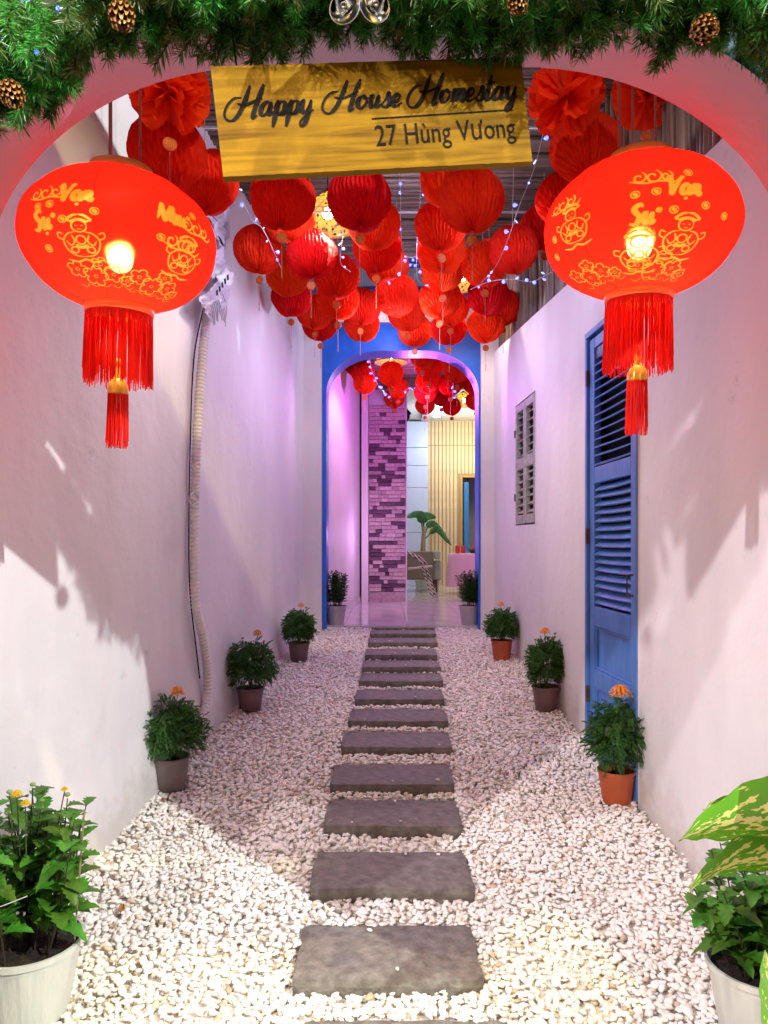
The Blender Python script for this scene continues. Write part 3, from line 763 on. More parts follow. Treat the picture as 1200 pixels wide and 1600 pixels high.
# ============================================================ PENDANT LAMPS
def pendant(px, py, d, label, ztop, dia=.36, pw=44):
    Y = dia*F/d; c = P(px, py, Y)
    t = empty('woven_pendant_lamp', c, label, 'lamp', 'woven bamboo pendant lamps')
    r = dia/2; mb = MB()
    prof = [(r, 0), (r*.93, .035), (r*.74, .09), (r*.5, .135), (r*.28, .17), (r*.16, .19)]
    mb.lathe(prof, 28); mb.build('lamp_shade', WICKER, t, smooth=True)
    mb = MB(); mb.tube([(r*math.cos(a), r*math.sin(a), 0) for a in np.linspace(0, 2*math.pi, 29)], .006, 6, False)
    for k in range(3):
        rr_, zz = prof[k+1]; mb.tube([(rr_*1.01*math.cos(a), rr_*1.01*math.sin(a), zz) for a in np.linspace(0, 2*math.pi, 25)], .0025, 4, False)
    for k in range(16):
        a = 2*math.pi*k/16; mb.tube([(q*1.01*math.cos(a+z*4), q*1.01*math.sin(a+z*4), z) for q, z in prof], .0022, 4)
        mb.tube([(q*1.012*math.cos(a-z*4), q*1.012*math.sin(a-z*4), z) for q, z in prof], .0022, 4)
    mb.build('rim', RIM, t)
    mb = MB(); mb.lathe([(.0001, .21), (.022, .2), (.022, .12), (.016, .105), (.0001, .105)], 12); mb.build('lamp_holder', BLACK, t)
    mb = MB(); mb.tube([(0, 0, .2), (0, 0, ztop-c.z)], .003); mb.build('cord', BLACK, t)
    mb = MB(); mb.ball((0, 0, .07), .032, 12, 8); mb.build('bulb', BULB, t, smooth=True)
    spot('pendant_light', (c.x, c.y, c.z-.004), (c.x, c.y, 0), (1, .82, .66), pw, 135, .03, .5)
pendant(512, 352, 96, 'woven bamboo lamp glowing yellow below the left half of the sign', 3.94)
pendant(722, 446, 66, 'woven lamp showing as a small yellow cone between the paper balls', 3.94, pw=18)
pendant(611, 566, 52, 'lit woven lamp with bare bulb just inside the blue arch', 3.58, pw=20)
pendant(724, 633, 39, 'cone-shaped woven lamp at the right beyond the blue arch', 3.58, pw=22)

# ============================================================ FAIRY LIGHTS
ledm = MB(); ledm.ball((0, 0, 0), .0095, 8, 6); LEDM = ledm.mesh('led_bulb', LED, True)
capm = MB(); capm.tube([(0, 0, -.016), (0, 0, -.008), (0, 0, .012)], [.003, .006, .002], 6); CAPM = capm.mesh('led_cap', LEDC)
def fairy(pp, label, n, Yof=None, sz=1.0):
    pts_ = [P(*p) for p in pp]; t = empty('fairy_light_string', pts_[0], label, 'string lights', 'blue fairy light strings')
    o = Vector(t.location); cc = crom([p-o for p in pts_], 10)
    mb = MB(); mb.tube(cc, .0016, 4); mb.build('wire', WIRE, t)
    acc = [0]
    for a, b_ in zip(cc, cc[1:]): acc.append(acc[-1]+(b_-a).length)
    for k in range(n):
        s = acc[-1]*(k+.5+random.uniform(-.25, .25))/n
        i = max(j for j in range(len(acc)) if acc[j] <= s); i = min(i, len(cc)-2)
        p = cc[i].lerp(cc[i+1], (s-acc[i])/max(1e-6, acc[i+1]-acc[i]))
        d = Vector((random.uniform(-1, 1), random.uniform(-.6, .2), random.uniform(-.8, .3))).normalized()
        q = (-d).to_track_quat('Z', 'Y').to_euler()
        h = linkmesh('led_cap', CAPM, t, p+d*.02, q, (sz*.6, sz*.6, sz*.8))
        if random.random() < .8: linkmesh('led_bulb', LEDM, t, p+d*.024, (0, 0, 0), (sz*random.uniform(.6, 1.1),)*3)
random.seed(5)
fairy([(852,195,3.2),(835,262,3.4),(812,320,3.6),(795,370,3.9),(775,415,4.1),(752,442,4.3)], 'fairy light string slanting down beside the right end of the sign', 9)
fairy([(735,452,4.3),(765,440,4.3),(800,436,4.3),(830,440,4.4),(862,425,4.2)], 'fairy light string sagging across the bamboo fence', 8)
fairy([(623,262,4.5),(626,300,4.5),(626,350,4.6),(628,398,4.7),(624,430,4.8),(600,440,4.9)], 'fairy light string hanging straight down under the sign middle', 7)
fairy([(657,285,4.6),(656,325,4.6),(652,370,4.8),(651,420,4.8),(655,440,4.8),(672,450,4.9)], 'fairy light string with a lone blue light, right of the straight one', 6)
fairy([(626,398,5.2),(640,402,5.2),(652,400,5.2)], 'short run of fairy lights before the blue upper wall, top', 4)
fairy([(628,415,5.3),(640,412,5.3),(655,414,5.3)], 'short run of fairy lights before the blue upper wall, lower', 4)
fairy([(352,288,4.0),(368,292,3.9),(378,312,3.9),(395,345,4.0),(412,360,4.1),(440,420,4.4)], 'fairy light string loosely hung by the left wall', 8)
fairy([(540,340,4.2),(535,375,4.4),(532,410,4.6),(548,425,4.6)], 'fairy light string between the left and middle paper balls', 6)
fairy([(575,548,8.0),(580,575,8.2),(590,600,8.5),(600,612,8.8),(612,620,9.0)], 'fairy light string slanting down inside the blue arch at left', 12, sz=1.5)
fairy([(707,556,7.6),(706,580,7.8),(708,600,8),(707,625,8.2)], 'fairy light string falling past the right paper balls beyond the arch', 8, sz=1.4)
fairy([(630,612,9),(642,606,9),(655,610,9)], 'tiny fairy light run in the gap above the pale wall', 5, sz=1.3)
for i, (p_, e_) in enumerate((((.15, 4.7, 3.55), 9), ((.65, 4.1, 3.2), 5), ((-.45, 4.0, 3.25), 6), ((.2, 6.75, 4.1), 12), ((.1, 6.45, 3.4), 6), ((.1, 5.3, 3.0), 18))):
    point('fairy_fill', p_, (.66, .64, 1), e_, .12)  # added fill points standing in for the LED strings, the last brightening the gravel

# ============================================================ BIG LANTERNS
def stroke_ribbon(mb, pts, wmax, wmin, place, n=7, nib=R(40)):
    cc = crom([(p[0], p[1], 0) for p in pts], n); m = len(cc); L_ = []; R_ = []
    for i, p in enumerate(cc):
        t = (cc[min(i+1, m-1)]-cc[max(i-1, 0)]); t = t.normalized() if t.length > 1e-9 else Vector((1, 0, 0))
        nrm = Vector((-t.y, t.x, 0))
        # broad on downstrokes, thin on upstrokes
        k = abs(math.sin(math.atan2(t.y, t.x))) if t.y < .1 else .25
        ww = lerp(wmin, wmax, k)/2
        e = min(i, m-1-i)/(m*.12+1e-6); ww *= min(1, .45+.55*e)
        L_.append(place(*(p+nrm*ww)[:2])); R_.append(place(*(p-nrm*ww)[:2]))
    mb.add(L_+R_, [(i, i+1, m+i+1, m+i) for i in range(m-1)])
GL = { # hand-drawn script letters (units = x-height), advance last
 'H': ([[(.98,2.25),(.78,1.3),(.48,.35),(.05,-.22),(-.45,-.2),(-.72,.25),(-.55,.9),(-.1,1.35),(.45,1.4)],[(2.05,2.3),(1.78,1.3),(1.55,.2),(1.58,-.15),(1.85,0.05)],[(.15,.95),(.75,.85),(1.4,1.05),(2.05,1.3)]], 2.0),
 'a': ([[(.78,.82),(.5,1.0),(.15,.7),(.1,.2),(.35,0.0),(.65,.35),(.8,.9)],[(.82,1.0),(.74,.3),(.84,.02),(1.1,.28)]], 1.06),
 'p': ([[(0,.45),(.28,1.0),(.24,.3),(.12,-.9)],[(.22,.45),(.5,.95),(.84,.82),(.82,.3),(.5,.02),(.25,.15)],[(.5,.02),(.8,.03),(1.08,.3)]], 1.04),
 'y': ([[(0,.55),(.16,1.0),(.16,.35),(.36,.04),(.66,.4),(.8,.98)],[(.82,1.0),(.74,.1),(.56,-.7),(.28,-.92),(.18,-.6),(.55,-.15),(1.1,.25)]], 1.02),
 'o': ([[(.6,.98),(.22,.85),(.08,.4),(.3,.02),(.64,.15),(.76,.6),(.56,.98),(.6,.8),(1.02,.78)]], .96),
 'u': ([[(0,.55),(.18,1.0),(.14,.35),(.3,.03),(.58,.35),(.74,.98)],[(.76,1.0),(.68,.3),(.8,.02),(1.08,.3)]], 1.04),
 's': ([[(0,.15),(.3,.6),(.48,1.15),(.5,.9),(.66,.4),(.48,.02),(.18,.04),(.12,.2)],[(.48,.02),(.85,.28)]], .8),
 'e': ([[(.02,.28),(.45,.45),(.62,.78),(.42,1.0),(.14,.7),(.12,.2),(.38,0),(.85,.3)]], .82),
 'm': ([[(0,.55),(.18,1.0),(.17,.4),(.1,0)],[(.14,.35),(.38,.95),(.54,.85),(.48,0)],[(.52,.35),(.78,.95),(.96,.85),(.88,.2),(.98,0),(1.25,.28)]], 1.22),
 't': ([[(.35,1.95),(.22,.9),(.16,.2),(.32,0),(.66,.28)],[(-.1,1.22),(.3,1.28),(.72,1.42)]], .64),
 'V': ([[(-.2,1.6),(.1,1.75),(.35,.8),(.45,0),(.75,.8),(1.15,1.7),(1.35,1.6)]], 1.2),
 'n': ([[(0,.55),(.18,1.0),(.16,.4),(.1,0)],[(.14,.35),(.42,.95),(.6,.8),(.54,.15),(.7,0),(.95,.28)]], .9),
 'S': ([[(1.0,1.5),(.7,1.75),(.3,1.4),(.5,1.0),(.8,.6),(.55,0),(.0,.1)]], 1.05),
 'N': ([[(.05,0),(.2,.8),(.3,1.7),(.5,.9),(.8,0),(1.0,.9),(1.2,1.8)]], 1.2),
 'h': ([[(.3,1.8),(.2,.9),(.08,0)],[(.14,.35),(.42,.95),(.58,.8),(.52,.15),(.66,0),(.9,.28)]], .86),
 'Y': ([[(-.1,1.6),(.1,1.7),(.3,1.1),(.6,1.1),(.95,1.75)],[(.6,1.1),(.5,.5),(.35,0)]], 1.1),
 '.': ([[(0,-.3),(.08,-.42),(.12,-.3)]], 0), "'": ([[(.3,2.1),(.15,1.8)]], 0), ')': ([[(.0,1.05),(.18,1.2),(.1,.9)]], .1),
}
def write_script(mb, text, place, wmax=.22, wmin=.07, shear=.28, gap=.55):
    x = 0
    for ch in text:
        if ch == ' ': x += gap; continue
        st, adv = GL[ch]
        for s in st: stroke_ribbon(mb, [(x+p[0]+shear*p[1], p[1]) for p in s], wmax, wmin, place)
        x += adv
    return x
def lantern(cpx, cpy, Y, label, tilt, decals, cords):
    c = P(cpx, cpy, Y); A, Cc = .255, .182
    t = empty('silk_lantern', c, label, 'lantern', 'two big red lanterns in the entrance arch')
    t.rotation_euler = tilt
    mb = MB(); n = 96; prof = []
    th0, th1 = R(19), R(160)
    for j in range(41):
        th = lerp(th0, th1, j/40); prof.append((A*math.sin(th), Cc*math.cos(th)))
    nr = 12
    mb.lathe(prof, n, rfun=lambda a, z: 1+.022*abs(math.cos(a*nr/2))-.02+.006*noise.noise(Vector((math.cos(a)*2, math.sin(a)*2, z*9))))
    mb.build('lantern_body', CLOTH, t, smooth=True)
    zt = Cc*math.cos(th0); rt = A*math.sin(th0); zbm = Cc*math.cos(th1); rb = A*math.sin(th1)
    mb = MB(); mb.lathe([(rt*1.0, zt-.004), (rt*1.03, zt+.004), (rt*.98, zt+.024), (rt*.9, zt+.026), (rt*.88, zt+.0), (rt*.9, zt-.004)], 40)
    mb.build('top_ring', GOLD, t, smooth=True)
    mb = MB(); mb.tube([(-rt, 0, zt+.005), (rt, 0, zt+.005)], .003); mb.tube([(0, -rt, zt+.005), (0, rt, zt+.005)], .003); mb.build('wire_cross', GOLD, t)
    REDG = mat('red_gilt_ring', (.8, .12, .03), .3, metal=.4, emis=(1, .1, .02), estr=.3)
    mb = MB(); mb.lathe([(rb*1.0, zbm+.006), (rb*1.05, zbm-.004), (rb*1.03, zbm-.02), (rb*.9, zbm-.02), (rb*.9, zbm+.004)], 40); mb.build('bottom_ring', REDG, t, smooth=True)
    # seams
    mb = MB()
    for k in range(nr//2):
        a = 2*math.pi*(k+.5)/(nr/2)+.1
        mb.tube([((A*1.002*math.sin(th))*math.cos(a+(.012*math.sin(th*26) if k % 3 == 0 else 0)), (A*1.002*math.sin(th))*math.sin(a+(.012*math.sin(th*26) if k % 3 == 0 else 0)), Cc*1.002*math.cos(th)) for th in np.linspace(th0, th1, 60)], .0014 if k % 3 == 0 else .0009, 4)
    mb.build('seam', mat('seam_thread', (.35, .02, .01), .6), t)
    # prints
    def placer(az, el, sc, up=0, off=1.006):
        def pl(u, v):
            a = az+u*sc/A/math.cos(el)*.98; e_ = el+v*sc/Cc*.85
            # squash parameter to ellipsoid
            return (A*off*math.cos(e_)*math.cos(a), A*off*math.cos(e_)*math.sin(a), Cc*off*math.sin(e_))
        return pl
    for dpx, dpy, kind in decals:
        mb = MB()
        o_ = Vector((0, 0, CZ))-c; dv = P(dpx, dpy, 1)-Vector((0, 0, CZ))
        D = Vector((1/A, 1/A, 1/Cc)); oo = Vector((o_.x*D.x, o_.y*D.y, o_.z*D.z)); dd = Vector((dv.x*D.x, dv.y*D.y, dv.z*D.z))
        qa, qb, qc = dd.dot(dd), 2*oo.dot(dd), oo.dot(oo)-1; ds_ = qb*qb-4*qa*qc
        if ds_ <= 0: continue
        hp_ = oo+dd*((-qb-math.sqrt(ds_))/(2*qa)); az = math.atan2(hp_.y, hp_.x); el = math.asin(max(-1, min(1, hp_.z)))
        if kind == 'kid':       # generic ornamental figure in a patterned robe, gold line art
            pl = placer(az, el, .0235)
            A_ = .2; B_ = .14
            circ = lambda cx_, cy_, rx, ry, a0=0, a1=6.4, m=10: [(cx_+rx*math.cos(a), cy_+ry*math.sin(a)) for a in np.linspace(a0, a1, m)]
            stroke_ribbon(mb, circ(0, 1.6, .75, .62), A_, B_, pl); stroke_ribbon(mb, [(-.9, 2.05), (0, 2.3), (.9, 2.05)], .42, .3, pl); stroke_ribbon(mb, [(-2.2, -1.9), (-1, -2.2), (0, -1.95), (1, -2.2), (2.2, -1.9)], .3, .2, pl)
            for sx_ in (-1, 1):
                stroke_ribbon(mb, [(sx_*.15, 1.62), (sx_*.28, 1.68), (sx_*.42, 1.62)], .09, .07, pl, 3); stroke_ribbon(mb, [(0, 2.85), (sx_*.55, 2.75), (sx_*1.15, 2.3), (sx_*.8, 2.15)], .34, .2, pl, 4)
                stroke_ribbon(mb, [(sx_*.5,1.0),(sx_*1.3,.8),(sx_*1.9,.1),(sx_*1.7,-.9),(sx_*1.0,-1.5),(0,-1.65)], A_, B_, pl)
                stroke_ribbon(mb, [(sx_*.9,.7),(sx_*.7,0),(sx_*1.2,-.4),(sx_*1.6,.1)], A_, B_, pl)
                stroke_ribbon(mb, circ(sx_*.9, -.9, .42, .32, 0, 9, 12), A_, B_, pl, 4)
                stroke_ribbon(mb, [(sx_*1.9,.2),(sx_*2.4,.5),(sx_*2.3,1.0),(sx_*1.8,.8)], A_, B_, pl)
            stroke_ribbon(mb, circ(0, .15, .5, .45, 0, 10, 14), A_, B_, pl, 4); stroke_ribbon(mb, circ(0, 1.36, .2, .08, 3.1, 6.3, 5), .1, .08, pl, 3)
            stroke_ribbon(mb, [(-.7,-.4),(0,-.65),(.7,-.4)], .5, .3, pl)
        elif kind == 'flower':
            pl = placer(az, el, .0145)
            for cx_, cy_, q in ((0, 0, 1.3), (3, .6, 1.0), (-2.6, 1.4, 1.0), (1.2, 2.4, .8), (5.2, -.4, .7)):
                for k in range(5):
                    a = 2*math.pi*k/5
                    x_, y_ = cx_+q*math.cos(a), cy_+q*math.sin(a)
                    stroke_ribbon(mb, [(x_+.6*q*math.cos(b_), y_+.6*q*math.sin(b_)) for b_ in np.linspace(a-2, a+2, 6)], .24, .18, pl, 3)
                stroke_ribbon(mb, [(cx_+.3*math.cos(b_), cy_+.3*math.sin(b_)) for b_ in np.linspace(0, 6.3, 7)], .14, .1, pl, 3)
            for k in range(5): stroke_ribbon(mb, [(-4+k*2.2, -1.6), (-3+k*2.2, -2.2), (-2+k*2.2, -1.5)], .14, .1, pl)
        elif kind == 'coin':
            pl = placer(az, el, .011)
            stroke_ribbon(mb, [(-.25, -.35), (0, 0), (.25, .35)], 1.3, 1.1, pl, 5)
            stroke_ribbon(mb, [(.95*math.cos(b_), .8*math.sin(b_)) for b_ in np.linspace(0, 6.3, 12)], .34, .28, pl, 3)
        elif kind == 'cloud':    # curling scroll
            pl = placer(az, el, .018)
            for cx_, s_ in ((-1.8, 1), (0, 1.2), (1.7, .9)):
                stroke_ribbon(mb, [(cx_+s_*(.2+.11*b_)*math.cos(b_), s_*(.2+.11*b_)*math.sin(b_)) for b_ in np.linspace(0, 7.5, 14)], .34, .26, pl, 4)
            stroke_ribbon(mb, [(-3, -.5), (-1, -1.0), (1, -.8), (2.8, -1.0), (3.6, -.2)], .36, .26, pl)
        else:
            scl = {'V': .027, 'S': .028, 'N': .027, 'Y': .026}[kind[0]]
            pl = placer(az, el, scl); write_script(mb, kind, pl, .52, .34, .1)
            if kind == 'Van': write_script(mb, '.', lambda u, v: pl(u+1.65, v), .4, .3, 0)
            if kind == 'Su)': write_script(mb, '.', lambda u, v: pl(u+1.35, v), .4, .3, 0)
            if kind == 'Y': write_script(mb, "'", lambda u, v: pl(u+.6, v), .4, .3, 0)
        mb.build('gold_print', GOLDPRINT, t)
    # fringe
    def fringe(rad, z0, L_, n, jit, name, th=.0011):
        mb = MB()
        for k in range(n):
            a = 2*math.pi*k/n+random.uniform(-.03, .03); l = L_*(1-random.random()**2*jit)
            rr_ = rad*random.uniform(.97, 1.02); x, y = rr_*math.cos(a), rr_*math.sin(a); dx, dy = random.uniform(-.004, .004), random.uniform(-.004, .004)
            mb.tube([(x, y, z0), (x*1.03+dx*.5, y*1.03+dy*.5, z0-l*.5), (x*1.04+dx, y*1.04+dy, z0-l)], th, 3, False)
        return mb.build(name, REDSILK, t)
    mb = MB(); mb.lathe([(rb*1.0, zbm-.015), (rb*1.0, zbm-.045)], 40); mb.build('fringe_band', REDSILK, t)
    fringe(rb*.98, zbm-.018, .195, 260, .3, 'fringe', .0013); fringe(rb*.93, zbm-.018, .19, 150, .3, 'fringe', .0013)
    # tassel
    zc = zbm-.165
    mb = MB(); mb.tube([(0, 0, zbm+.02), (0, 0, zc)], .0015, 5); mb.build('tassel_cord', REDSILK, t)
    mb = MB(); mb.lathe([(.0001, zc+.03), (.007, zc+.026), (.009, zc+.015), (.006, zc+.008), (.010, zc), (.009, zc-.02), (.018, zc-.03), (.026, zc-.045), (.028, zc-.062), (.026, zc-.07)], 20); mb.build('tassel_bell', GOLD, t, smooth=True)
    fringe(.026, zc-.066, .15, 60, .15, 'tassel', .0013); fringe(.017, zc-.066, .15, 30, .15, 'tassel', .0013)
    mb = MB(); mb.ball((0, 0, -.045), .034, 16, 12); mb.build('bulb', LBULB, t, smooth=True)
    mb = MB(); mb.tube([(0, 0, zt), (0, 0, .02)], .003); mb.lathe([(.0001, .03), (.02, .028), (.018, -.012), (.0001, -.014)], 14); mb.build('bulb_holder', GOLD, t)
    inv = t.rotation_euler.to_matrix().inverted()
    for k, (dx, dy) in enumerate(cords):
        a = Vector((dx, dy, zt+.012)); top = inv @ Vector((dx*1.05, dy+.0, 3.9-c.z))
        mb = MB(); mb.tube([a, top], .0035, 6); mb.build('cord', GOLDCORD, t)
random.seed(8)
lantern(188, 380, 2.0, 'big red silk lantern at left, bulb glowing low, gold lettering and red fringe', (R(3), R(2), R(0)),
  [(92, 306, 'Van'), (56, 356, 'Su)'), (245, 330, 'Nhu)'), (128, 368, 'kid'), (287, 398, 'kid'), (152, 424, 'flower'), (238, 440, 'flower'), (148, 320, 'coin'), (60, 318, 'coin'), (78, 312, 'coin'), (98, 334, 'coin'), (252, 360, 'coin'), (78, 382, 'coin'), (300, 330, 'coin'), (306, 350, 'cloud'), (72, 296, 'cloud'), (285, 372, 'cloud')],
  [(-.035, .02), (-.02, -.03), (.05, .0)])
lantern(1000, 359, 2.0, 'big red silk lantern at right, bulb glowing behind gold lettering and figures', (R(3), R(0), R(0)),
  [(1042, 294, 'Van'), (984, 344, 'Su)'), (1066, 366, 'kid'), (1000, 392, 'kid'), (895, 352, 'kid'), (1022, 416, 'flower'), (925, 430, 'flower'), (993, 296, 'coin'), (1026, 290, 'coin'), (1103, 312, 'coin'), (1054, 318, 'coin'), (1020, 268, 'cloud'), (1075, 262, 'coin'), (880, 318, 'cloud'), (872, 400, 'coin'), (868, 372, 'coin'), (1132, 330, 'coin')],
  [(-.055, .01), (-.005, .05), (.035, -.01)])

# ============================================================ SIGN
sg = empty('wooden_sign', P(580, 190, 1.50), 'golden wooden sign reading Happy House Homestay, 27 Hung Vuong in black', 'sign')
# board spans corners (342,110) (820,93) (821,260) (337,287)
yL, yR = 1.455, 1.535
c_tl, c_tr, c_br, c_bl = P(342, 111, yL), P(820, 93, yR), P(821, 257, yR), P(337, 279, yL)
so = Vector(sg.location)
ux = ((c_tr-c_tl)+(c_br-c_bl))/2; Wd = ux.length; ux.normalize()
vz = ((c_tl-c_bl)+(c_tr-c_br))/2; Ht = vz.length
yn = ux.cross(vz.normalized()).normalized(); vz = yn.cross(ux); vz = -vz if vz.z < 0 else vz
yn = vz.cross(ux).normalized()
Ms = Matrix((ux, yn, vz)).transposed().to_4x4(); ctr = (c_tl+c_tr+c_br+c_bl)/4
sg.matrix_world = Matrix.Translation(ctr) @ Ms
if (Ms @ Vector((0, 1, 0))).y < 0: FS = 1
else: FS = -1
mb = MB(); nb_ = 40
def rough_edge(u, v):
    return (lerp(-Wd/2, Wd/2, u), 0, lerp(-Ht/2, Ht/2, v)+(noise.noise(Vector((u*30, v, 3)))*.0012 if v in (0, 1) else 0))
TH = .022
front = [rough_edge(i/nb_, 0) for i in range(nb_+1)]; topp = [rough_edge(i/nb_, 1) for i in range(nb_+1)]
def yy(p, y): return (p[0], y, p[2])
fy = FS*TH/2
for i in range(nb_):
    mb.quad(yy(front[i], fy), yy(front[i+1], fy), yy(topp[i+1], fy), yy(topp[i], fy))
    mb.quad(yy(front[i], -fy), yy(front[i+1], -fy), yy(topp[i+1], -fy), yy(topp[i], -fy))
    mb.quad(yy(front[i], fy), yy(front[i+1], fy), yy(front[i+1], -fy), yy(front[i], -fy))
    mb.quad(yy(topp[i], fy), yy(topp[i+1], fy), yy(topp[i+1], -fy), yy(topp[i], -fy))
for a, b_ in ((front[0], topp[0]), (front[-1], topp[-1])): mb.quad(yy(a, fy), yy(b_, fy), yy(b_, -fy), yy(a, -fy))
mb.build('board', SIGNWOOD, sg)
sx = Wd/480
def sp(px, py):   # pixel offsets inside the board -> local
    return (-Wd/2+(px)*sx, FS*(TH/2+.0012), Ht/2-py*sx*1.0)
mb = MB()
for word, x0_, y0_, sc_, in (('Happy', 25, 76, 22), ('House', 172, 71, 21), ('Homestay', 303, 67, 21.5)):
    first = True; x = 0
    fitw = {'Happy': 132, 'House': 122, 'Homestay': 176}[word]
    tot = sum(GL[c][1] for c in word); kx = (fitw-14)/(tot*sc_)
    def pl(u, v): return sp(x0_+u*sc_*kx, y0_-v*sc_*.92-u*sc_*kx*.010)
    write_script(mb, word, pl, .38, .12, .25)
mb.build('script_lettering', BLACK, sg)
mb = MB(); a, b_ = sp(233, 86), sp(457, 81)
mb.add([a, b_, (b_[0], b_[1], b_[2]-.0028), (a[0], a[1], a[2]-.0028)], [(0, 1, 2, 3)]); mb.build('underline', BLACK, sg)
tm = textmesh('27 Hùng Vưong', 27*sx*1.42, BLACK)
xsz = [v.co.x for v in tm.vertices]; wt = max(xsz)-min(xsz); kk = 222*sx/wt
pre = textmesh('27 Hùng Vưo', 27*sx*1.42, BLACK); xp = [v.co.x for v in pre.vertices]; horn = (max(xp)-min(xp))/wt*222*sx-111*sx
ysz = [v.co.y for v in tm.vertices]; ky = 42*sx/(max(ysz)-min(ysz))
for v in tm.vertices:
    x, y = v.co.x*kk, v.co.y*ky
    q = sp(346, 113); v.co = (q[0]+x, q[1], q[2]+y+x*.02)
linkmesh('address_lettering', tm, sg)
hb = MB(); q = sp(346, 113); stroke_ribbon(hb, [(-1.5, 3.2), (.3, 3.6), (1.2, 4.6), (1.0, 6.0)], 2.0, 1.6, lambda u, v: (q[0]+horn+u*sx, q[1], q[2]+horn*.02+v*sx)); hb.build('letter_horn', BLACK, sg)
for u in (-.42, .42):
    mb = MB(); mb.tube([(u*Wd, 0, Ht/2), (u*Wd, 0, Ht/2+.22)], .002); mb.build('hanging_wire', BLACK, sg)

# ============================================================ GARLAND
random.seed(31)
def tuft(seed, frost):
    rr = random.Random(seed); mb = MB(); L_ = .15
    sp_ = crom([(0, 0, 0), (rr.uniform(-.012, .012), rr.uniform(-.01, .01), .07), (rr.uniform(-.03, .03), rr.uniform(-.02, .02), L_)], 8)
    mb.mi = 1; mb.tube(sp_, [.0022]*len(sp_), 4); mb.mi = 0
    for k in range(230):
        s = (k/230)**.9; i = min(int(s*(len(sp_)-1)), len(sp_)-2); p = sp_[i].lerp(sp_[i+1], s*(len(sp_)-1)-i)
        t = (sp_[i+1]-sp_[i]).normalized(); a = rr.uniform(0, 6.28)
        u = t.cross(Vector((1, .3, 0))).normalized(); v = t.cross(u)
        d = (t*rr.uniform(.45, 1.0)+(u*math.cos(a)+v*math.sin(a))*rr.uniform(.6, 1.0)).normalized()
        ln = rr.uniform(.026, .044)*(1-.25*s); w_ = .0011
        sd = d.cross(Vector((rr.uniform(-1, 1), rr.uniform(-1, 1), rr.uniform(-1, 1)))).normalized()*w_
        q = p+d*ln*.55; e_ = p+d*ln+t*.002
        mb.add([p-sd*.6, p+sd*.6, q+sd, q-sd, e_], [(0, 1, 2, 3), (3, 2, 4)])
    return mb.mesh('pine_branch', [NEEDLEP if frost else NEEDLE, NSTEM])
TU = [tuft(i, False) for i in range(10)]; TF = [tuft(50+i, True) for i in range(3)]
gd = empty('pine_garland', (0, 1.5, 2.7), 'thick green pine garland draped along the top of the entrance arch', 'garland')
go_ = Vector(gd.location)
env = [(-60,215),(0,192),(40,195),(70,182),(100,165),(125,120),(135,60),(160,66),(185,92),(215,84),(240,95),(275,60),(300,92),(320,105),(350,82),(400,92),(430,84),(450,92),(480,66),(530,62),(560,66),(600,58),(640,84),(690,94),(720,82),(760,100),(790,88),(825,92),(850,72),(880,80),(915,85),(950,50),(985,60),(1010,62),(1030,98),(1050,105),(1068,60),(1085,66),(1110,92),(1130,70),(1160,80),(1190,100),(1240,130),(1300,160)]
def put_tuft(tip, d, Y, sc=1, frost=False):
    d = d.normalized(); base = tip-d*.15*sc
    me = random.choice(TF if frost else TU)
    linkmesh('pine_branch', me, gd, base-go_, (d.to_track_quat('Z', 'Y')).to_euler(), (sc*random.uniform(.9, 1.15),)*2+(sc,))
x = -60
while x < 1290:
    for lay in range(6):
        xx = x+random.uniform(-14, 14); e_ = interp(env, xx)
        Yt = (1.50, 1.48, 1.46, 1.43, 1.39, 1.35)[lay]
        py = e_-[0, 16, 34, 55, 80, 105][lay]+random.uniform(-10, 6)
        if lay > 0 and py > e_-8: py = e_-10
        tip = P(xx, py, Yt)
        d = Vector((random.uniform(-.55, .55), random.uniform(-.5, .1), random.uniform(-1, -.55)))
        fr = random.random() < .10
        put_tuft(tip, d, Yt, random.uniform(.8, 1.1), fr)
    x += 16
for (xx, py, dx) in ((30, 60, -.8), (60, 30, .7), (20, 110, .6), (85, 90, .8), (60, 140, .5), (10, 20, .3), (110, 60, 1), (5, 170, -.6), (120, 120, 1)):
    put_tuft(P(xx, py, 1.42), Vector((dx, -.2, -.5)), 1.42)
mb = MB(); mb.tube(crom([P(xx, yy_, 1.47)-go_ for xx, yy_ in ((-120, 160), (-40, 90), (40, 30), (160, -20), (400, -40), (700, -45), (1000, -30), (1200, -10), (1320, 60))], 8), .018, 8); mb.build('garland_stem', NSTEM, gd)
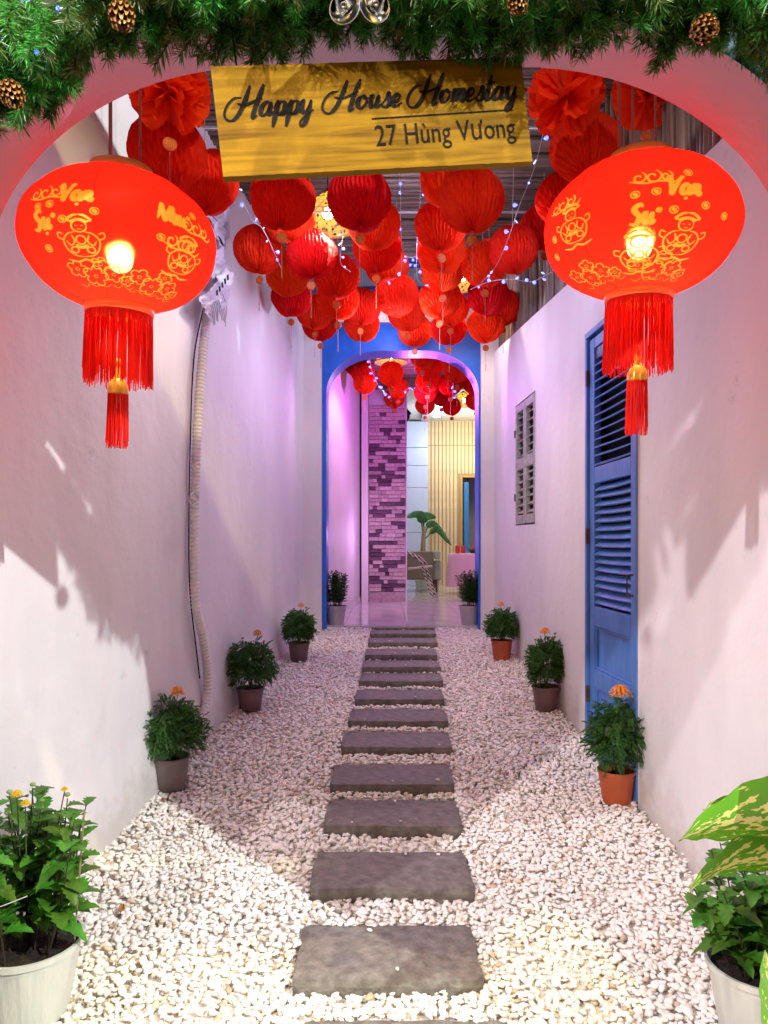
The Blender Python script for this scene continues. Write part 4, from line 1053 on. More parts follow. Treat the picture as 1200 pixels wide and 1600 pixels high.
# pine cones
def cone(px, py, Y, label, d, sc=1):
    sc *= .68
    t = empty('pine_cone', P(px, py, Y), label, 'pine cone', 'pine cones on the garland'); t.rotation_euler = Vector(d).normalized().to_track_quat('Z', 'Y').to_euler()
    mb = MB(); n = 7
    prof = lambda s: .026*sc*math.sin(math.pi*(s*.86+.1))**.7
    L_ = .075*sc
    core = MB(); core.lathe([(max(.001, prof(s)*.7), (s-.5)*L_) for s in np.linspace(0, 1, 9)], 12); core.build('core', mat('cone_core', (.04, .015, .008), .7), t)
    sm = MB(); sm.grid(4, 4, lambda u, v: ((u-.5)*.015*math.sin(math.pi*(.25+.6*v)), v*.014, .006*v*v-.004*(2*u-1)**2+(.003 if v == 1 else 0)))
    sm.grid(4, 4, lambda u, v: ((u-.5)*.015*math.sin(math.pi*(.25+.6*v)), v*.014, -.003+.006*v*v-.004*(2*u-1)**2+(.006 if v == 1 else 0)))
    me = sm.mesh('scale', CONE, True)
    k = 0
    for j in range(8):
        s = (j+.5)/8
        for i in range(n):
            a = 2*math.pi*(i+.5*(j % 2))/n; r_ = prof(s)*.72
            o = linkmesh('scale', me, t, (r_*math.cos(a), r_*math.sin(a), (s-.5)*L_), (0, 0, a-math.pi/2), (sc*(.85+.55*math.sin(math.pi*s))*random.uniform(.9, 1.12),)*3)
            o.rotation_euler = (R(18+45*(s-.4)+random.uniform(-8, 8)), 0, a-math.pi/2)
cone(190, 22, 1.36, 'brown pine cone hanging at the upper left of the garland', (.15, -.3, -1))
cone(18, 146, 1.34, 'gold-tinted pine cone at the left edge of the photo', (.5, -.5, -1), .95)
cone(1100, 46, 1.34, 'golden brown pine cone facing the viewer in the right of the garland', (.1, -1, -.7))
cone(808, 2, 1.36, 'pine cone partly cut by the top edge, above the right end of the sign', (.2, -.5, -1), .8)
# silver bells
def bell(px, py, Y, d, label):
    t = empty('silver_bell', P(px, py, Y), label, 'bell', 'silver bells'); t.rotation_euler = Vector(d).normalized().to_track_quat('-Z', 'Y').to_euler()
    pr = [(.001, .052), (.012, .050), (.018, .04), (.021, .02), (.026, .002), (.036, -.014), (.038, -.018), (.035, -.017), (.024, .0), (.018, .02), (.001, .045)]; pr = [(a*.78, b_) for a, b_ in pr]
    mb = MB(); mb.lathe(pr, 32); mb.build('bell_cup', SILVER, t, smooth=True)
    mb = MB(); mb.ball((0, 0, -.008), .007, 10, 8); mb.tube([(0, 0, .04), (0, 0, -.008)], .0015, 5); mb.build('clapper', SILVER, t, smooth=True)
    mb = MB(); mb.tube([(.006*math.cos(a), 0, .056+.006*math.sin(a)) for a in np.linspace(0, 6.3, 11)], .0015, 5, False); mb.build('loop', SILVER, t)
bell(534, 2, 1.33, (.35, -.35, -.9), 'silver bell left of the pair, mouth turned down left at the top centre')
bell(590, 0, 1.33, (-.35, -.45, -.85), 'silver bell right of the pair, mouth facing down at the top centre')
# two blue fairy lights in garland
fairy([(-20, 60, 1.42), (25, 95, 1.4), (60, 60, 1.4), (84, 30, 1.38), (140, -20, 1.4)], 'blue fairy lights tucked into the left end of the garland', 3, sz=.6)

# ============================================================ HOSE, CABLES AND PAPER WRAP (left wall)
def wallpos(px, py, off):     # on left wall
    # solve depth so that point lies 'off' in front of the wall
    Y = 1.544/(.112-(px-600)/F) if True else 0
    Y = (1.544-off)/((600-px)/F+.112)
    return P(px, py, Y)
hs = empty('corrugated_hose', wallpos(308, 1145, .05), 'white corrugated hose running down the left wall behind the front marigold', 'pipe')
ho = Vector(hs.location)
path = [(326,470),(318,540),(310,640),(305,760),(304,880),(306,945),(316,990),(323,1040),(323,1090),(313,1140),(305,1165)]
cc = crom([wallpos(a, b_, .045)-ho for a, b_ in path], 60)
acc = 0; rr_ = []; prev = cc[0]; pts_ = []
L_tot = sum((b_-a).length for a, b_ in zip(cc, cc[1:]))
# resample evenly
ds = .0055; out = [cc[0]]; d = 0
for a, b_ in zip(cc, cc[1:]):
    seg = (b_-a).length; 
    while d+seg >= ds:
        t_ = (ds-d)/seg; a = a.lerp(b_, t_); out.append(a.copy()); seg = (b_-a).length; d = 0
    d += seg
mb = MB(); mb.tube(out, [.027 if (i % 4) < 2 else .0225 for i in range(len(out))], 14); mb.build('ribbed_tube', mat('hose_plastic', (.74, .70, .69), .5, var=.1), hs)
cb = empty('cable', wallpos(295, 700, .02), 'thin black cable clipped along the left side of the corrugated hose', 'cable')
co_ = Vector(cb.location); mb = MB()
mb.tube(crom([wallpos(a, b_, .02)-co_ for a, b_ in ((318,480),(303,560),(297,700),(295,860),(298,940),(305,1000),(312,1060))], 10), .004, 5); mb.build('cable_run', BLACK, cb)
mb = MB(); mb.tube(crom([wallpos(a, b_, .09)-co_ for a, b_ in ((297,775),(302,770),(310,778),(300,790),(296,778),(306,782))], 6), .006, 5); mb.build('tape_knot', mat('tape', (.5, .45, .42), .5), cb)
pw = empty('paper_bundle', wallpos(340, 400, .05), 'crumpled pale printed packaging sheets bundled around the cables at the hose top', 'packaging')
po = Vector(pw.location)
SHEET = mat('pale_sheet', (.62, .6, .68), .5, trans=.1, bump=.8, bscale=15)
random.seed(12)
def sheet(quad, seed, name='sheet'):
    A_, B_, C_, D_ = [Vector(q)-po for q in quad]; mb = MB()
    def f(u, v):
        p = A_.lerp(B_, u).lerp(D_.lerp(C_, u), v); n = noise.noise(Vector((u*3+seed, v*4, seed)))*.04+noise.noise(Vector((u*9, v*9+seed, 1)))*.012
        return p+Vector((n*.7, -abs(n)*.6, n*.2))
    mb.grid(14, 14, f); mb.build(name, SHEET, pw, smooth=False)
sheet([wallpos(322, 335, .12), wallpos(362, 300, .1), wallpos(358, 372, .05), wallpos(345, 385, .12)], 1)
sheet([wallpos(325, 340, .10), wallpos(348, 372, .12), wallpos(352, 405, .10), wallpos(338, 400, .06)], 2)
sheet([wallpos(318, 400, .10), wallpos(350, 385, .12), wallpos(356, 412, .10), wallpos(335, 445, .06)], 3)
sheet([wallpos(334, 445, .10), wallpos(352, 418, .13), wallpos(366, 428, .10), wallpos(356, 478, .06)], 4)
sheet([wallpos(312, 470, .10), wallpos(338, 440, .12), wallpos(352, 480, .10), wallpos(330, 505, .08)], 5)
mb = MB()
for k in range(5):
    mb = MB(); mb.quad(*[wallpos(a, b_, .165)-po for a, b_ in ((338+k*4.2, 462-k*6), (341+k*4.2, 461-k*6), (340+k*4.2, 452-k*6), (337+k*4.2, 454-k*6))]); mb.build('black_print', BLACK, pw)
mb = MB(); mb.quad(*[wallpos(a, b_, .17)-po for a, b_ in ((340, 367), (346, 374), (351, 386), (345, 381))]); mb.build('black_print', BLACK, pw); mb = MB()
mb.quad(*[wallpos(a, b_, .17)-po for a, b_ in ((328, 333), (341, 346), (342, 348), (328, 335))])
mb.build('black_print', BLACK, pw)
mb = MB()
for k in range(7):
    o_ = random.uniform(-6, 6)
    mb.tube(crom([wallpos(366+o_*.3, 285, .05)-po, wallpos(357+o_*.4, 330+o_, .07)-po, wallpos(350+o_*.5, 385, .08)-po, wallpos(340+o_, 450, .08)-po, wallpos(330+o_, 500+o_, .07)-po], 8), .004, 5)
mb.build('cable', mat('grey_cable', (.28, .26, .3), .5, rnd=.4), pw)
mb = MB()
for k in range(9):
    x_ = 322+k*3; mb.tube(crom([wallpos(x_, 455, .09)-po, wallpos(x_+8, 480, .11)-po, wallpos(x_+10+random.uniform(-4, 4), 508+random.uniform(-8, 4), .1)-po], 6), .003, 4)
mb.build('zip_ties', mat('pale_tie', (.5, .47, .48), .4), pw)

# ============================================================ PLANTS
def leaf_lobed(Ln=.06, Wd_=.04, bend=.3):
    mb = MB(); n = 10; L_ = []; R_ = []; M_ = []
    for i in range(n+1):
        s = i/n; w_ = Wd_/2*math.sin(math.pi*min(1, s*.9+.08))**.8*(1+.24*math.sin(s*math.pi*9))*(.45 if s < .2 else 1)
        if i == n: w_ = .0005
        z = -bend*Ln*s*s; M_.append((0, s*Ln, z-.002)); L_.append((-w_, s*Ln+.12*w_, z+w_*.35)); R_.append((w_, s*Ln+.12*w_, z+w_*.35))
    mb.add(L_+M_+R_, [(i, i+1, n+1+i+1, n+1+i) for i in range(n)]+[(n+1+i, n+1+i+1, 2*n+2+i+1, 2*n+2+i) for i in range(n)])
    return mb
def bigpot(parent, r, h, m, ribbed=True, rimh=.02, taper=.74):
    def rf(a, z): return 1+(.012*(1 if math.sin(a*14) > 0 else 0) if ribbed and z < h-rimh-.01 else 0)
    mb = MB(); mb.lathe([(.001, 0), (r*taper, 0), (r*lerp(taper, 1, .5), h*.5), (r*.97, h-rimh-.012), (r*.97, h-rimh), (r*1.04, h-rimh+.002), (r*1.05, h), (r*.99, h), (r*.96, h-.03), (r*.93, h-.05)], 84 if ribbed else 40, rfun=rf)
    mb.build('pot', m, parent, smooth=False if ribbed else True)
    mb = MB(); mb.grid(16, 16, lambda u, v: ((lambda a, q: (q*r*.95*math.cos(a), q*r*.95*math.sin(a), h-.035+noise.noise(Vector((u*9, v*9, 2)))*.012))(u*2*math.pi, v)))
    mb.build('soil', SOIL, parent, smooth=True)
LV = [leaf_lobed(.075, .05, b_).mesh('leaf', LEAF, True) for b_ in (.15, .4, .6)]
def flowerhead(parent, p, r, m, kind='petals', name='flower', nd=(0, 0, 1)):
    mb = MB(); rr = random.Random(int(p[0]*1e4)); q = Vector(nd).to_track_quat('Z', 'Y').to_matrix()
    if kind == 'petals':
        for ring in range(5):
            n = 16-ring*2; ra = r*(.95, 1, .88, .64, .36)[ring]; zz = r*(0, .24, .48, .64, .72)[ring]
            for k in range(n):
                a = 2*math.pi*(k+.5*(ring % 2))/n+rr.uniform(-.1, .1); w_ = 2.6*ra/n
                c1 = Vector((math.cos(a), math.sin(a), 0)); s1 = Vector((-math.sin(a), math.cos(a), 0)); up = Vector((0, 0, 1))
                tip = c1*ra+up*(zz+rr.uniform(-.05, .1)*r); mid = c1*ra*.6+up*(zz+r*.12)
                vs = [c1*.1*ra+up*zz-s1*w_*.3, c1*.1*ra+up*zz+s1*w_*.3, mid+s1*w_*.6, mid-s1*w_*.6, tip+s1*w_*.55-up*.1*r, tip-s1*w_*.55-up*.1*r]
                mb.add([Vector(p)+q @ v for v in vs], [(0, 1, 2, 3), (3, 2, 4, 5)])
    else: mb.ball(p, r, 10, 6, (1, 1, .75))
    return mb.build(name, m, parent, smooth=kind != 'petals')
def chrys(px, pyb, Y, r, h, hplant, label, potm, nst, nleaf, seed, spread=1.0, flowers=(), small=False, potlabel=True):
    rr = random.Random(seed); random.seed(seed)
    c = P(px, 850, Y); zb_ = g(Y) if Y < 7.05 else .72
    t = empty('potted_chrysanthemum', (c.x, Y, zb_-.004), label, 'potted plant', 'potted chrysanthemums')
    bigpot(t, r, h, potm)
    stems = []; mb = MB()
    for k in range(nst):
        a = rr.uniform(0, 6.28); q = rr.random()**.5
        b0 = Vector((q*r*.6*math.cos(a), q*r*.6*math.sin(a), h-.04)); hh = hplant*rr.uniform(.72, 1.0)*(1-.12*q)
        tp = Vector((q*r*1.15*spread*math.cos(a), q*r*1.15*spread*math.sin(a), h+hh)); md_ = b0.lerp(tp, .5)+Vector((rr.uniform(-.02, .02), rr.uniform(-.02, .02), 0))
        cc = crom([b0, md_, tp], 6); stems.append(cc); mb.tube(cc, [.0035*(1-.5*i/len(cc))*(r/.16)**.5 for i in range(len(cc))], 5)
    mb.build('stems', STEMB if not small else STEM, t)
    fm = MB(); per = max(1, nleaf//nst)
    for cc in stems:
        for k in range(per):
            s = .22+.78*(k+rr.random())/per; i = min(int(s*(len(cc)-1)), len(cc)-2); p = cc[i].lerp(cc[i+1], s*(len(cc)-1)-i)
            a = k*2.4+rr.uniform(-.5, .5); d = Vector((math.cos(a), math.sin(a), rr.uniform(-.1, .75))).normalized()
            sc = rr.uniform(.8, 1.4)*(1.15-.4*s)*(r/.15)**.6
            if small:
                sd = d.cross(Vector((0, 0, 1))).normalized()*.011*sc; up = Vector((0, 0, .004))
                fm.add([p, p+d*.025*sc+sd*1.3+up, p+d*.06*sc-up, p+d*.025*sc-sd*1.3+up], [(0, 1, 2, 3)])
            else:
                q = d.to_track_quat('Y', 'Z').to_euler()
                linkmesh('leaf', rr.choice(LV), t, p, q, (sc,)*3)
    if small: tag(fm.build('foliage', LEAFM, t), kind='stuff')
    bm_ = MB()
    for cc in stems[::2]:
        p = cc[-1]+Vector((0, 0, .012)); 
        if not small: flowerhead(t, p, .009, BUD, 'bud', 'bud')
        else: bm_.ball(p, .006, 6, 4)
    if small: tag(bm_.build('buds', STEMB, t), kind='stuff')
    for (dx, dy, dz, fr) in flowers: 
        mbs = MB(); mbs.tube([(dx*.7, dy*.7, h+hplant*.6), (dx, dy, dz-.004)], .002, 5); mbs.build('stem', STEM, t)
        flowerhead(t, (dx, dy, dz), fr, YEL, 'petals')
    return t
fl = chrys(44, 0, 2.22, .152, .22, .45, 'leafy green chrysanthemum in ribbed dirty white pot, yellow buds, bottom left corner', POTWHITE, 25, 300, 4, 1.2,
      [(-.09, -.08, .645, .022), (.0, -.07, .675, .018), (.035, -.09, .655, .016), (.1, .02, .66, .012)])
mb = MB(); mb.tube([(-.17, -.15, .37), (.0, -.16, .395), (.06, -.13, .41)], .0016, 5); mb.build('tie_wire', WIRE, fl)
mb = MB(); mb.tube([(.0, .0, .19), (-.005, .0, .5)], .006, 6); mb.build('support_stake', BLACK, fl)
mb = MB(); mb.tube([(.13, .02, .2), (.16, .02, .6)], .003, 5); mb.build('support_cane', mat('cane', (.3, .22, .12), .6), fl)
fr = chrys(1190, 0, 2.12, .145, .22, .33, 'leafy chrysanthemum in white pot beneath the speckled leaves, bottom right corner', POTWHITE, 18, 260, 9, 1.25)
chrys(525, 0, 7.16, .098, .19, .36, 'small-leaved shrub in pale grey pot inside the left foot of the blue arch', POTPALE, 26, 1300, 14, 1.2, small=True)
chrys(733, 0, 7.16, .098, .19, .36, 'small-leaved shrub in pale grey pot inside the right foot of the blue arch', POTPALE, 26, 1300, 15, 1.2, small=True)
# marigolds
def marigold(px, Y, r, h, hp, wp, label, potm, seed, flowers, sq=True):
    rr = random.Random(seed); X = (px-600)*Y/F
    t = empty('potted_marigold', (X, Y, g(Y)-.002), label, 'potted plant', 'potted marigolds along the walls')
    bigpot(t, r, h, potm, ribbed=(potm is POTRED), rimh=.015, taper=.76)
    mb = MB(); fm = MB()
    for k in range(10):
        a = rr.uniform(0, 6.28); mb.tube([(0, 0, h-.04), (r*.3*math.cos(a), r*.3*math.sin(a), h+hp*.4), (r*.7*math.cos(a), r*.7*math.sin(a), h+hp*.8)], .003, 5)
    mb.build('stems', STEM, t)
    for k in range(620):
        th = math.acos(rr.uniform(-.75, 1)); a = rr.uniform(0, 6.28); q = rr.uniform(.25, 1)**.55
        c = Vector((q*wp*math.sin(th)*math.cos(a), q*wp*math.sin(th)*math.sin(a), h+hp*.45+q*hp*.5*math.cos(th)))
        c.x *= 1+.2*math.sin(a*2+seed); c *= 1
        out_ = Vector((math.cos(a), math.sin(a), 0)); d = (out_*rr.uniform(.3, 1)+Vector((0, 0, rr.uniform(-1.0, .8)))+Vector((rr.uniform(-.5, .5), rr.uniform(-.5, .5), 0))).normalized()
        s1 = d.cross(Vector((rr.uniform(-.3, .3), rr.uniform(-.3, .3), 1))).normalized(); Lf = rr.uniform(.035, .06)
        dn = Vector((0, 0, -.012))
        for j in range(5):
            for sg_ in (-1, 1):
                b0 = c+d*Lf*j/5+dn*(j/5)**2; dd = (d*.75+s1*sg_*.9).normalized(); ll = Lf*.6*(1-.1*j)
                sd = d*.0085
                fm.add([b0-sd*.3, b0+dd*ll*.5+sd*.7, b0+dd*ll+dn*.5, b0+dd*ll*.5-sd*.7], [(0, 1, 2, 3)])
    tag(fm.build('foliage', LEAFD, t), kind='stuff')
    for (dx, dy, dz, fr_, kind) in flowers:
        mb = MB(); mb.tube([(dx*.6, dy*.6, h+hp*.6), (dx, dy, h+dz-.006)], .0022, 5); mb.build('stem', STEM, t)
        flowerhead(t, (dx, dy, h+dz), fr_*(1.25 if kind == 'f' else 1), ORA if kind == 'f' else BUD, 'petals' if kind == 'f' else 'bud', 'flower' if kind == 'f' else 'bud')
marigold(267, 3.68, .09, .17, .30, .145, 'marigold in grey-brown pot by left wall, nearest, open orange flower and bud', POTGREY, 1, [(.04, -.03, .315, .034, 'f'), (-.045, -.03, .31, .013, 'b'), (.11, 0, .27, .01, 'b'), (.0, .0, .3, .01, 'b')])
marigold(391, 4.82, .088, .15, .33, .14, 'marigold in mauve pot by left wall, middle one, with drooping right stem', POTMAUVE, 2, [(.05, -.02, .345, .03, 'f'), (-.05, 0, .32, .01, 'b'), (.09, 0, .3, .01, 'b')])
marigold(467, 5.95, .085, .155, .28, .115, 'marigold in mauve pot by left wall, farthest, close to the white pier', POTMAUVE, 3, [(.02, -.02, .29, .027, 'f'), (.06, 0, .28, .01, 'b'), (-.04, 0, .27, .01, 'b')])
marigold(964, 3.56, .088, .155, .35, .14, 'large marigold in orange pot before the blue door', POTRED, 4, [(-.0, -.05, .37, .043, 'f'), (.07, -.02, .35, .012, 'b')])
marigold(853, 4.82, .088, .16, .33, .125, 'marigold in mauve pot by right wall, stems leaning left, middle one', POTMAUVE, 5, [(-.01, -.02, .345, .034, 'f'), (.06, 0, .34, .011, 'b'), (-.07, 0, .3, .01, 'b')])
marigold(784, 5.98, .085, .165, .27, .125, 'marigold in terracotta red pot by right wall, farthest one', POTRED, 6, [(-.01, -.02, .28, .028, 'f'), (.05, 0, .25, .01, 'b')])

# speckled broad-leaved plant (dieffenbachia)
DIEF = mat('speckled_leaf', (.05, .2, .015), .32, trans=.25)
nt = DIEF.node_tree; N = nt.nodes; L = nt.links; b = N['Principled BSDF']
tc = N.new('ShaderNodeTexCoord'); mp = N.new('ShaderNodeMapping'); mp.inputs['Scale'].default_value = (16, 34, 1); mp.inputs['Rotation'].default_value = (0, 0, .7)
L.new(tc.outputs['UV'], mp.inputs[0])
nz = N.new('ShaderNodeTexNoise'); nz.inputs['Scale'].default_value = .42; nz.inputs['Detail'].default_value = 3; L.new(mp.outputs[0], nz.inputs[0])
sepx = N.new('ShaderNodeSeparateXYZ'); L.new(tc.outputs['UV'], sepx.inputs[0])
ab = N.new('ShaderNodeMath'); ab.operation = 'ABSOLUTE'; L.new(sepx.outputs[0], ab.inputs[0])
ml = N.new('ShaderNodeMath'); ml.operation = 'MULTIPLY_ADD'; L.new(ab.outputs[0], ml.inputs[0]); ml.inputs[1].default_value = -.22; L.new(nz.outputs[0], ml.inputs[2])
cr = N.new('ShaderNodeValToRGB'); e = cr.color_ramp.elements; e[0].position = .46; e[0].color = (.13, .40, .012, 1); e[1].position = .48; e[1].color = (.85, .82, .25, 1)
L.new(ml.outputs[0], cr.inputs[0]); L.new(cr.outputs[0], b.inputs['Base Color'])
for n_ in N:
    if n_.type == 'BSDF_TRANSLUCENT': L.new(cr.outputs[0], n_.inputs[0])
dp_ = empty('speckled_broadleaf_plant', P(1290, 1640, 2.0), 'plant with huge yellow-speckled green leaves reaching in from the right edge', 'plant')
do = Vector(dp_.location)
def bigleaf(base, tip, width, droop, roll, nm='leaf'):
    base = Vector(base); tip = Vector(tip); d = tip-base; L_ = d.length; dn = d.normalized()
    s1 = dn.cross(Vector((0, 0, 1))).normalized(); up = s1.cross(dn)
    s1 = (s1*math.cos(roll)+up*math.sin(roll)); up = s1.cross(dn)
    nu, nv = 10, 22; vs = []; uv = []
    for j in range(nv+1):
        s = j/nv; w_ = width/2*(math.sin(math.pi*min(1, s**.75))**.8)*(1 if s < .85 else 1-((s-.85)/.15)**2*.3)
        if j == nv: w_ = .001
        for i in range(nu+1):
            a = (i/nu-.5)*2
            p = base+d*s+up*(droop*4*s*(1-s))+Vector((0, 0, -abs(droop)*1.2*s**3))+s1*a*w_-up*(.0*a)+up*(w_*.35*abs(a)**1.3)+up*(.004*math.sin(s*30)*abs(a))
            vs.append(p-do); uv.append((a, s))
    mb = MB(); mb.add(vs, [(j*(nu+1)+i, j*(nu+1)+i+1, (j+1)*(nu+1)+i+1, (j+1)*(nu+1)+i) for j in range(nv) for i in range(nu)])
    me = mb.mesh(nm, DIEF, True); ul = me.uv_layers.new(name='uv')
    for lp in me.loops: ul.data[lp.index].uv = uv[lp.vertex_index]
    linkmesh(nm, me, dp_)
YD = 1.75
bigleaf(P(1340, 1300, YD+.1), P(1060, 1288, YD-.12), .235, .03, R(-62))
bigleaf(P(1300, 1250, YD+.2), P(1098, 1250, YD+.1), .10, .02, R(-35))
bigleaf(P(1330, 1350, YD+.15), P(1070, 1368, YD+.0), .19, .04, R(-62))
bigleaf(P(1225, 1700, 1.62), P(1196, 1475, 1.5), .085, .01, R(10))
bigleaf(P(1330, 1400, YD+.1), P(1480, 1300, YD), .15, .05, R(-40))
mb = MB()
for tp in ((1325, 1300), (1300, 1250), (1318, 1345), (1330, 1400)):
    mb.tube(crom([P(1290, 1640, 2.0)-do, P(1312, 1500, 1.95)-do, P(*tp, YD+.12)-do], 6), [.012]*5+[.008]*8 if False else .008, 7)
mb.build('stem', STEM, dp_)
bigpot(dp_, .13, .18, POTWHITE)
dp_.location.z = max(g(2.0), dp_.location.z-0.0)

# ============================================================ BEYOND THE ARCH
TILE = mat('glossy_marble_tile', (.5, .47, .47), .12, col2=(.66, .64, .64), vscale=3.5, detail=9, spec=.6)
tf = empty('tile_floor', (.8, 7.1, .70), None, None, None, kind='structure')
mb = MB(); mb.box((-1.2, 0, -.12), (2.6, 9.5, -.012)); mb.build('mortar', mat('grout', (.3, .28, .27), .8), tf)
tl = MB(); tl.box((.0015, .0015, -.01), (.5985, .5985, .02)); TM = tl.mesh('tile', TILE)
for i in range(7):
    for j in range(14):
        linkmesh('tile', TM, tf, (-1.78+i*.6, -.02+.0+j*.6, 0))
MOULD = .72
lwl = empty('lilac_wall', (-.5, 8.5, .7), 'smooth wall glowing lilac at left beyond the blue arch', 'wall')
lo = Vector(lwl.location); mb = MB()
mb.add([Vector(p)-lo for p in ((-.62, 7.29, .7), (-.315, 10.0, .7), (-.315, 10.0, 3.6), (-.62, 7.29, 3.6), (-.74, 7.29, .7), (-.435, 10.0, .7), (-.435, 10.0, 3.6), (-.74, 7.29, 3.6))],
       [(0, 1, 2, 3), (4, 7, 6, 5), (3, 2, 6, 7)])
mb.build('plaster_face', WALL, lwl)
mb = MB(); mb.add([Vector(p)-lo for p in ((-.605, 7.32, .72), (-.31, 9.9, .72), (-.31, 9.9, .80), (-.605, 7.32, .80))], [(0, 1, 2, 3)]); mb.build('skirting', WALL2, lwl)
mb = MB(); mb.box((-.30, 9.86, .72), (-.21, 10.02, 3.58)); tag(mb.build('white_pilaster', WALL), 'narrow white pilaster between the lilac wall and the brick column', 'pillar')
mb = MB(); mb.box((-.315, 9.9, .72), (-.302, 9.95, 3.58)); tag(mb.build('dark_conduit', BLACK), 'thin dark vertical line of conduit in the corner of the lilac wall', 'conduit')
# brick column
bc = empty('brick_column', (-.205, 10.0, .72), 'column clad in thin split bricks, purple in the magenta light', 'column')
BR1 = mat('pale_brick', (.5, .38, .4), .8, var=.2, vscale=30, bump=.6, bscale=50, rnd=.2)
BR2 = mat('dark_brick', (.12, .07, .11), .8, var=.3, vscale=30, bump=.6, bscale=50, rnd=.3)
mb = MB(); mb.box((.012, .02, 0), (.485, .3, 2.86)); mb.build('core', mat('mortar_dark', (.12, .09, .1), .9), bc)
random.seed(44); Wc = .495; rh = .0525; z = .14; cache = {}
mb = MB(); mb.box((0, -.012, 0), (Wc, .02, .135)); mb.build('base_slab', BR1, bc)
prev_dark = []
while z < 2.64:
    x = 0.0; 
    while x < Wc-.001:
        l = random.choice([.055, .09, .13, .17, .2]); l = min(l, Wc-x)
        if Wc-x-l < .04: l = Wc-x
        dark = random.random() < .36
        dp2 = random.uniform(0, .026); key = (round(l, 3), dark)
        if key not in cache:
            mb = MB(); mb.box((.0015, -.012, .0025), (l-.0015, .03, rh-.0025)); cache[key] = mb.mesh('brick', BR2 if dark else BR1)
        linkmesh('brick', cache[key], bc, (x, -dp2, z)); x += l
    z += rh
mb = MB(); mb.box((-.0, -.02, 2.66), (.49, .3, 2.86)); mb.build('lintel', WALL2, bc)
mb = MB(); mb.box((.497, -.01, 0), (.515, .31, 2.86)); mb.build('edge_strip', WALL2, bc)
mb = MB(); mb.box((-.435, 10.3, .7), (-.2, 10.5, 3.6)); tag(mb.build('return_wall', WALL), 'short plaster wall behind the brick column', 'wall')
# ceiling 2
rc2 = empty('reed_ceiling', (.7, 8.5, 3.6), 'second bamboo reed ceiling, tinted purple, beyond the blue arch', 'ceiling')
mb = MB(); Y = 7.31
while Y < 10.0:
    r = random.uniform(.012, .022); mb.tube([(-1.4, Y-8.5, 0), (0, Y-8.5+random.uniform(-.006, .006), random.uniform(-.006, .006)), (1.8, Y-8.5, 0)], r, 6); Y += r*2+.001
tag(mb.build('bamboo_reed', BAMBOO, rc2, smooth=True), kind='stuff')
mb = MB(); mb.box((-1.4, -1.2, .04), (1.8, 1.55, .055)); mb.build('sky_block_sheet', BEAM, rc2)  # same unseen blocking sheet above the second reeds
# room
rm = empty('pale_panel_wall', (.3, 14.0, .72), 'pale blue-white panelled wall behind the banana plant', 'wall')
PP = mat('pale_panel', (.5, .62, .85), .35)
zz = 0
for k, hgt in enumerate((.45, .55, .35, .5, .42, .34, .5)):
    bx('panel', -.9, .53, zz, zz+hgt-.008, 0, .05, PP, rm, .003); zz += hgt
mb = MB(); mb.box((-.9, .03, 0), (.53, .08, zz)); mb.build('panel_backing', DARK, rm)
yw = empty('slatted_wall', (.84, 14.2, .72), 'yellow-lit wall of narrow vertical wooden slats at the far end', 'wall')
YW = mat('blond_wood', (.72, .6, .36), .5, var=.1, vscale=8)
YWB = mat('blond_wood_groove', (.45, .33, .16), .6)
sl = MB(); sl.box((0, -.02, 0), (.052, .0, 3.3)); SLM = sl.mesh('slat', YW)
sl = MB(); sl.box((0, -.02, 2.13), (.052, .0, 3.3)); SLS = sl.mesh('slat', YW)
doorx0, doorx1 = .62, 1.2
mb = MB(); mb.box((0, .001, 0), (doorx0, .06, 3.3)); mb.box((doorx0, .001, 2.1), (1.75, .06, 3.3)); mb.box((doorx1+.2, .001, 0), (1.75, .06, 2.1)); mb.build('slat_backing', YWB, yw)
for k in range(24):
    x_ = k*.072
    linkmesh('slat', SLM if (x_+.055 < doorx0 or x_ > doorx1+.2) else SLS, yw, (x_, 0, 0))
bx('horizontal_joint', 0, 1.75, 2.66, 2.675, -.026, -.02, YWB, yw, 0)
DF = mat('brown_frame', (.5, .33, .12), .5)
bx('door_casing', doorx0, doorx0+.045, 0, 2.1, -.03, .08, DF, yw); bx('door_casing', doorx0+.046, doorx1+.2, 2.055, 2.1, -.03, .08, DF, yw)
bd = bx('open_door', .70+.84, .79+.84, .72, 2.72-.03, 14.22, 14.9, mat('bright_blue_door', (.03, .22, .6), .4), None, .005); tag(bd, 'bright blue door standing open inside the far doorway', 'door')
mb = MB(); mb.box((1.3, 15.6, .7), (3.2, 15.7, 4.0)); tag(mb.build('back_room_wall', mat('lavender', (.5, .48, .6), .6)), 'pale lavender wall seen through the far doorway', 'wall')
# string of hanging ornaments in back room
hg = empty('hanging_ornament', P(746, 760, 14.9), 'pink and violet ornament string hanging in the far doorway', 'ornament')
mb = MB(); 
for k in range(9): mb.ball((0, 0, .35-k*.11), .03, 8, 5, (.7, .7, 1.2))
mb.build('beads', mat('pink_bead', (.5, .05, .35), .4), hg)
hg = empty('hanging_ornament', P(731, 760, 14.8), 'dark string of ornaments beside the bright blue door', 'ornament')
mb = MB()
for k in range(11): mb.ball((0, 0, .5-k*.12), .028, 8, 5, (.8, .8, 1.1))
mb.build('beads', mat('dark_bead', (.06, .06, .16), .4), hg)
